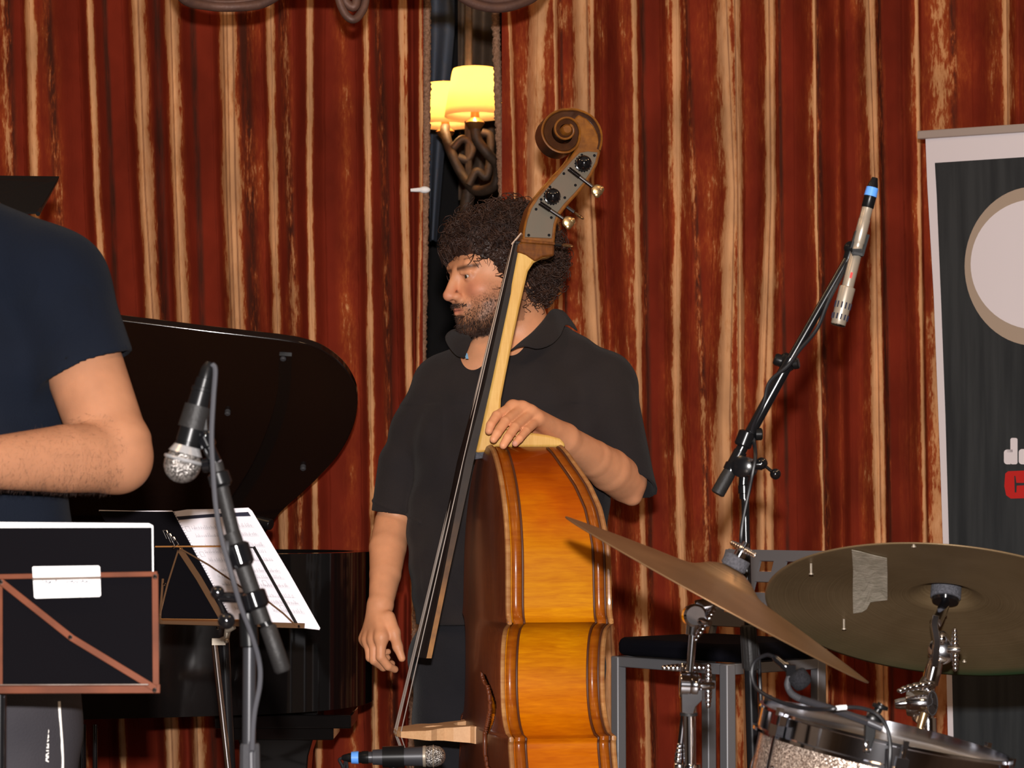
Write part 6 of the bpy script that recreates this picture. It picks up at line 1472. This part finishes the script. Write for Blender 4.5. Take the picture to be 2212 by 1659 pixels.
for k in range(ringN + 1):
    s_k = k / ringN
    for (x, y) in tape: V0.append(on_cym(cx_t + (x - cx_t) * s_k, cy_t + (y - cy_t) * s_k, .0010 + .0004 * ((k * 7 + int(x)) % 3)))
g.add(V0, [(k * n + i, k * n + (i + 1) % n, (k + 1) * n + (i + 1) % n, (k + 1) * n + i) for k in range(ringN) for i in range(n)])
obj('tape_patch', g, M['duct_tape'], rc, solid=.0005, smooth=False)
for (x, y) in ((1752, 1217), (1823, 1337), (2083, 1425), (1974, 1176)):
    p = on_cym(x, y); L_r = .014 if x < 1900 else .002
    obj('rivet', G().tube([p, p - V(0, 0, L_r)], .0017, 8).lathe(p - V(0, 0, L_r), p - V(0, 0, L_r + .002), [(0, .0030), (1, .0034)], 12), M['mic_silver'], rc)

def wing(g, c, d, span, ln=.014, th=.006):     # wing nut: hub along d, wings along span
    d = nrm(d); sp = nrm(span - d * np.dot(span, d)); o = np.cross(d, sp); g.lathe(c, c + d * ln, [(0, .006), (.6, .0065), (1, .004)], 14)
    for q in (1, -1):
        for k, (a, r_) in enumerate(((.009, .0062), (.015, .0058), (.021, .0050), (.027, .0042))): g.ball(c + d * ln * .55 + sp * q * a, r_, 12, 8, (sp, d, o), (1.1, .9, .6))
def felt(g, c, n, r, h): g.lathe(c, c + n * h, [(0, r * .94), (.08, r), (.92, r), (1, r * .94)], 24)
# stand of the left cymbal
YA = 3.45
sl = thing('cymbal_stand', 'chrome cymbal stand under the edge-on cymbal', 'cymbal stand', (W(1492, 1659, YA)[0], YA, 0))
top = CL + nL * cym_h(.006, RL)
g = G(); felt(g, top + nL * .001, nL, .0185, .017); obj('felt_washer', g, M['felt_grey'], sl)
obj('shaft', G().tube([CL - nL * .030, top + nL * .030], .0032, 10), M['chrome'], sl)
g = G(); c = top + nL * .019; g.lathe(c, c + nL * .022, [(0, .0085), (.35, .0085), (.4, .006), (1, .0045)], 14); wing(g, c + nL * .004, nL, V(.6, -.6, .3), .014); obj('wing_nut', g, M['chrome'], sl)
tl0 = CL - nL * .010
g = G().lathe(tl0, W(1502, 1312, YA), [(0, .0100), (.9, .0100), (1, .0085)], 18); obj('tilter_sleeve', g, M['chrome'], sl)
g = G().lathe(W(1497, 1330, YA + .014), W(1503, 1330, YA - .014), [(0, .014), (.1, .0165), (.9, .0165), (1, .013)], 26).strip([W(1512, 1300, YA), W(1500, 1320, YA), W(1492, 1350, YA)], V(0, 1, 0), .020, .010)
g.lathe(W(1497, 1345, YA), W(1494, 1372, YA), [(0, .0095), (1, .0085)], 16); obj('tilter', g, M['chrome'], sl, bevel=.0008)
g = G(); wing(g, W(1512, 1342, YA - .01), V(.5, -.6, -.1), V(.5, .2, .7), .020); obj('wing_nut', g, M['chrome'], sl)
obj('upper_tube', G().tube([W(1497, 1368, YA), W(1489, 1466, YA)], .0055, 14), M['chrome'], sl)
g = G().lathe(W(1468, 1478, YA), W(1513, 1480, YA), [(0, .0175), (.03, .0190), (.50, .0190), (.52, .0175), (.60, .0185), (.85, .0185), (.9, .015), (1, .012)], 28)
g.prism([W(1472, 1490, YA - .014), W(1518, 1490, YA - .014), W(1518, 1512, YA - .014), W(1502, 1528, YA - .014), W(1498, 1543, YA - .014), W(1473, 1540, YA - .014)], V(0, .026, 0)); g.lathe(W(1487, 1500, YA), W(1488, 1545, YA), [(0, .0115), (1, .0115)], 20)
obj('hinge_clamp', g, M['chrome'], sl, bevel=.001)
g = G(); wing(g, W(1513, 1481, YA), V(1, 0, 0), V(0, -.1, 1), .020); obj('wing_nut', g, M['chrome'], sl)
g = G(); wing(g, W(1478, 1452, YA + .01), V(0, .3, 1), V(1, 0, .1), .012); obj('wing_nut', g, M['chrome'], sl)
obj('rubber_ring', G().lathe(W(1488, 1539, YA), W(1488, 1546, YA), [(0, .0122), (1, .0122)], 20), M['rubber'], sl)
fl = V(W(1493, 1659, YA)[0], YA, .12)
obj('lower_tube', G().tube([W(1489, 1545, YA), fl], .0092, 18), M['chrome'], sl)
obj('brace_rod', G().tube([W(1478, 1545, YA + .02), W(1466, 1650, YA + .02), W(1463, 1700, YA + .02)], .0050, 10), M['steel_dark'], sl)
g = G().lathe(W(1492, 1650, YA), W(1492, 1690, YA), [(0, .0140), (.1, .0150), (1, .0150)], 20); wing(g, W(1472, 1655, YA), V(-1, 0, .1), V(0, 0, 1), .010); obj('height_clamp', g, M['chrome'], sl)
tripod(sl, fl[0], YA, r=.28, hub=.15, rot=.7, m='chrome')

# stand of the right cymbal
YQ = 3.62
sr = thing('cymbal_stand', 'chrome cymbal stand with an oval emblem, under the taped cymbal', 'cymbal stand', (W(2006, 1659, YQ)[0], YQ, 0))
fb_ = on_cym(2044, 1290); fc = CR + nR * (cym_h(.008, RR) - .002)
g = G(); felt(g, fc - nR * .022, nR, .0225, .020); obj('felt_washer', g, M['felt_grey'], sr)
obj('cup_washer', G().lathe(fc - nR * .0235, fc - nR * .028, [(0, .0205), (1, .019)], 26), M['black_chrome'], sr)
obj('shaft', G().tube([fc + nR * .03, fc - nR * .05], .0040, 10), M['chrome'], sr)
sA_ = fc - nR * .030; sE = W(2021, 1346, YQ)
obj('tilter_sleeve', G().lathe(sA_, sE, [(0, .0070), (.3, .0075), (.6, .0088), (1, .0088)], 16), M['chrome'], sr)
g = G().strip([W(2021, 1330, YQ - .01), W(2017, 1350, YQ - .012), W(2023, 1385, YQ - .014), W(2018, 1440, YQ - .012)], V(1, 0, 0), .0095, .012).lathe(W(2034, 1406, YQ + .012), W(2034, 1406, YQ - .008), [(0, .018), (.1, .020), (.9, .020), (1, .016)], 26)
g.lathe(W(2021, 1425, YQ), W(2008, 1478, YQ), [(0, .0110), (.5, .0125), (1, .0120)], 18).ball(W(2034, 1380, YQ), .012, 14, 10)
obj('tilter', g, M['chrome'], sr, bevel=.0008)
g = G(); wing(g, W(2048, 1403, YQ - .012), V(.9, -.3, 0), V(-.05, 0, 1), .018); obj('wing_nut', g, M['chrome'], sr)
g = G().lathe(W(2010, 1462, YQ), W(1998, 1492, YQ), [(0, .010), (.5, .0125), (1, .0115)], 18).tube([W(2006, 1475, YQ), W(2003, 1560, YQ)], .010, 14); g.lathe(W(1932, 1521, YQ - .01), W(1966, 1518, YQ - .01), [(0, .006), (.3, .008), (1, .0095)], 16)
g.lathe(W(1960, 1518, YQ), W(2018, 1519, YQ - .012), [(0, .0190), (.2, .0200), (.75, .0200), (.85, .018), (1, .0175)], 30).prism([W(1966, 1535, YQ - .014), W(2004, 1538, YQ - .014), W(2000, 1575, YQ - .014), W(1978, 1560, YQ - .014)], V(0, .026, 0))
obj('hinge_clamp', g, M['chrome'], sr, bevel=.001)
g = G()
for k, (x, y, r_) in enumerate(((1946, 1492, .0050), (1956, 1488, .0062), (1968, 1485, .0072), (1982, 1482, .0080), (1996, 1479, .0078), (2009, 1476, .0062))): g.ball(W(x, y, YQ - .03), r_, 12, 8, None, (1.25, .8, .7))
obj('wing_nut', g, M['chrome'], sr)
ec = W(2014, 1519, YQ - .034); eo = [ec + V(.0085 * math.cos(a), 0, .019 * math.sin(a)) for a in np.linspace(0, 2 * PI, 33)[:-1]]
em = obj('oval_emblem', G().prism(eo, V(0, .02, 0)), M['chrome'], sr, bevel=.0006)
g = G().tube([ec + V(.0072 * math.cos(a), -.0004, .0170 * math.sin(a)) for a in np.linspace(0, 2 * PI, 33)], .0004, 5)
for k in range(3):
    a = PI / 2 + k * 2 * PI / 3; d = V(math.cos(a) * .55, 0, math.sin(a)); pz = V(-d[2], 0, d[0]) * .0016
    g.tube([ec - V(0, .0006, 0), ec + d * .006 - V(0, .0006, 0)], .0005, 5)
    for q in (1, -1): g.tube([ec + d * .006 - V(0, .0006, 0), ec + d * .0075 + pz * q - V(0, .0006, 0), ec + d * .0135 + pz * q - V(0, .0006, 0)], .0005, 5)
obj('tuning_fork_mark', g, M['steel_dark'], em)
f2 = V(W(2006, 1659, YQ)[0], YQ, .12)
g = G().tube([W(2005, 1592, YQ), f2], .0098, 18); obj('lower_tube', g, M['chrome'], sr)
obj('collar', G().lathe(W(2005, 1550, YQ), W(2006, 1602, YQ), [(0, .0118), (.1, .0125), (.92, .0125), (1, .0135)], 20), M['chrome'], sr)
obj('boom_rod', G().tube([W(1997, 1540, YQ - .035), W(1963, 1659, YQ - .035), W(1940, 1745, YQ - .035)], .0058, 12), M['gold_chrome'] if 'gold_chrome' in M else M['brass_key'], sr)
tripod(sr, f2[0], YQ, r=.28, hub=.15, rot=.1, m='chrome')

# ------------------------------------------------------------------ tom drum with clip microphone
def sparkle():
    m, nt, N, L, b = nodes('champagne_sparkle'); tc = N.new('ShaderNodeTexCoord')
    vo = N.new('ShaderNodeTexVoronoi'); vo.inputs['Scale'].default_value = 700; L.new(tc.outputs['Object'], vo.inputs[0])
    sp = N.new('ShaderNodeSeparateColor'); L.new(vo.outputs['Color'], sp.inputs[0])
    rp = N.new('ShaderNodeValToRGB'); rp.color_ramp.elements[0].color = (.25, .17, .13, 1); rp.color_ramp.elements[1].color = (1, .82, .68, 1); rp.color_ramp.elements[0].position = .25; rp.color_ramp.elements[1].position = .95
    L.new(sp.outputs[0], rp.inputs[0]); L.new(rp.outputs[0], b.inputs['Base Color']); b.inputs['Metallic'].default_value = .7; b.inputs['Roughness'].default_value = .38; b.inputs['Coat Weight'].default_value = .6; b.inputs['Coat Roughness'].default_value = .1
    mx = N.new('ShaderNodeVectorMath'); mx.operation = 'SUBTRACT'; mx.inputs[1].default_value = (.5, .5, .5); L.new(vo.outputs['Color'], mx.inputs[0])
    sc_ = N.new('ShaderNodeVectorMath'); sc_.operation = 'SCALE'; sc_.inputs['Scale'].default_value = .55; L.new(mx.outputs[0], sc_.inputs[0])
    gm = N.new('ShaderNodeNewGeometry'); ad = N.new('ShaderNodeVectorMath'); ad.operation = 'ADD'; L.new(gm.outputs['Normal'], ad.inputs[0]); L.new(sc_.outputs[0], ad.inputs[1])
    nn = N.new('ShaderNodeVectorMath'); nn.operation = 'NORMALIZE'; L.new(ad.outputs[0], nn.inputs[0]); L.new(nn.outputs[0], b.inputs['Normal']); return m
M['sparkle'] = sparkle()
M['drum_head'] = mat('drum_head', (.42, .40, .38), .5)
YD = 3.3
DC = W(1912, 1590, YD); dn = nrm(V(.21, -.028, .977)); du, dw = frame(dn); RD = 272 / 5370 * YD
du = nrm(V(1, 0, 0) - dn * dn[0]); dw = np.cross(dn, du)
dr = thing('tom_drum', 'champagne sparkle tom drum with chrome hoop, lower right corner', 'drum', DC - dn * .25)
def dcp(a, r, h): return DC + dn * h + r * (du * math.cos(a) + dw * math.sin(a))
obj('shell', G().lathe(DC - dn * .012, DC - dn * .25, [(0, RD * .955), (.005, RD * .965), (.995, RD * .965), (1, RD * .955)], 96), M['sparkle'], dr)
obj('drum_head', G().lathe(DC - dn * .014, DC - dn * .010, [(0, RD * .99), (.5, RD * .985), (.8, RD * .95), (1, RD * .94)], 96), M['drum_head'], dr)
for h0_, h1_, q in ((-.026, .008, 1), (-.255, -.23, 1)):
    g = G().lathe(DC + dn * h0_, DC + dn * h1_, [(0, RD * .98), (0, RD * 1.035), (.12, RD * 1.035), (.16, RD * 1.0), (.85, RD * 1.0), (.9, RD * 1.025), (1, RD * 1.02), (1, RD * .985), (.1, RD * .98)], 96, cap=False); obj('hoop', g, M['chrome'], dr, ang=30)
for k in range(6):
    a = math.radians(-92 + 60 * k) + .02
    e = du * math.cos(a) + dw * math.sin(a); t_ = np.cross(dn, e)
    o = obj('lug', G().ball(dcp(a, RD * 1.0, -.085), .020, 16, 12, (t_, e, dn), (.55, .62, 1.25)).box(dcp(a, RD * .985, -.085), (.016, .012, .035), (t_, e, dn)), M['chrome'], dr)
    obj('tension_rod', G().tube([dcp(a, RD * 1.05, -.07), dcp(a, RD * 1.05, .006)], .0026, 8).box(dcp(a, RD * 1.05, .009), (.007, .007, .010), (t_, e, dn)).box(dcp(a, RD * 1.045, -.015), (.016, .012, .014), (t_, e, dn)), M['chrome'], o)
g = G(); a = math.radians(186); e = du * math.cos(a) + dw * math.sin(a); 
for k in range(5): g.ball(W(1677 + k * .6, 1543 + k * 8, YD - .05), .0042 + .0004 * k, 10, 7)
obj('wing_screw', g, M['brass_key'], dr)
cmk = thing('clip_microphone', 'small black gooseneck microphone with foam head clamped to the drum hoop', 'microphone', W(1885, 1600, YD - .15))
YK = YD - .17
g = G().tube([W(1732, 1511, YK + .10), W(1800, 1533, YK + .06), W(1880, 1562, YK), W(1905, 1572, YK)], .0052, 10); obj('support_bar', g, M['mic_grey'], cmk)
g = G(); pts = spline([W(1709, 1447, YK + .10), W(1705, 1462, YK + .10), W(1701, 1480, YK + .10), W(1709, 1497, YK + .10), W(1725, 1508, YK + .10), W(1745, 1515, YK + .10)], 10); g.tube(pts, .0042, 10)
for p in pts[25:45:2]: g.torus(p, pts[40] - pts[30], .0040, .0010, 12, 5)
obj('gooseneck', g, M['grey_rubber'], cmk)
g = G().lathe(W(1672, 1419, YK + .10), W(1712, 1452, YK + .10), [(0, .0035), (.1, .0052), (.45, .0052), (.5, .006), (.75, .006), (.8, .0045), (1, .0045)], 16).box(W(1708, 1448, YK + .10), (.012, .012, .014)); obj('capsule', g, M['black_chrome'], cmk)
fo_a, fo_b = W(1716, 1452, YK + .10), W(1740, 1484, YK + .10)
obj('foam_windscreen', G().lathe(fo_a, fo_b, [(-.02, .006), (.05, .0115), (.15, .0135), (.7, .0135), (.9, .012), (1.0, .007)], 24), M['foam'], cmk, ang=80)
g = G().prism([W(1870, 1560, YK), W(1893, 1562, YK), W(1891, 1590, YK), W(1880, 1620, YK), W(1868, 1616, YK)], V(0, .014, 0)).ball(W(1888, 1555, YK + .005), .0105, 16, 10, None, (1, .5, 1)).tube([W(1893, 1540, YK + .01), W(1905, 1520, YK + .01)], .0052, 10)
knob(g, W(1900, 1532, YK + .01), V(.3, 0, 1), .0105, .006); g.tube([W(1872, 1600, YK), W(1871, 1622, YK), W(1880, 1628, YK + .02)], .003, 8); obj('hoop_clamp', g, M['black_plastic'], cmk, bevel=.0008)
obj('clamp_screw', G().lathe(W(1869, 1600, YK - .004), W(1872, 1622, YK - .004), [(0, .0035), (.7, .0035), (1, .0055)], 12), M['chrome'], cmk)
cc = [W(1672, 1419, YK + .10), W(1655, 1415, YK + .11), W(1630, 1430, YK + .12), W(1625, 1462, YK + .12), W(1640, 1492, YK + .11), W(1690, 1518, YK + .08), W(1745, 1531, YK + .04), W(1790, 1532, YK), W(1825, 1528, YK), W(1862, 1530, YK - .01), W(1895, 1543, YK - .02), W(1915, 1570, YK - .02), W(1923, 1610, YK - .02), W(1921, 1659, YK - .02), W(1915, 1740, YK), V(W(1915, 1700, YK)[0], YK, .01), V(W(1915, 1700, YK)[0] + .2, YK - .1, .008)]
cable('microphone_cable', 'black looping cable of the clip microphone, over the drum', cc, .0027, M['cable'])
obj('white_sleeve', G().tube([W(1806, 1530, YK - .0015), W(1818, 1528.5, YK - .0015), W(1829, 1528, YK - .0015)], .0031, 8), M['white_card'], cmk)
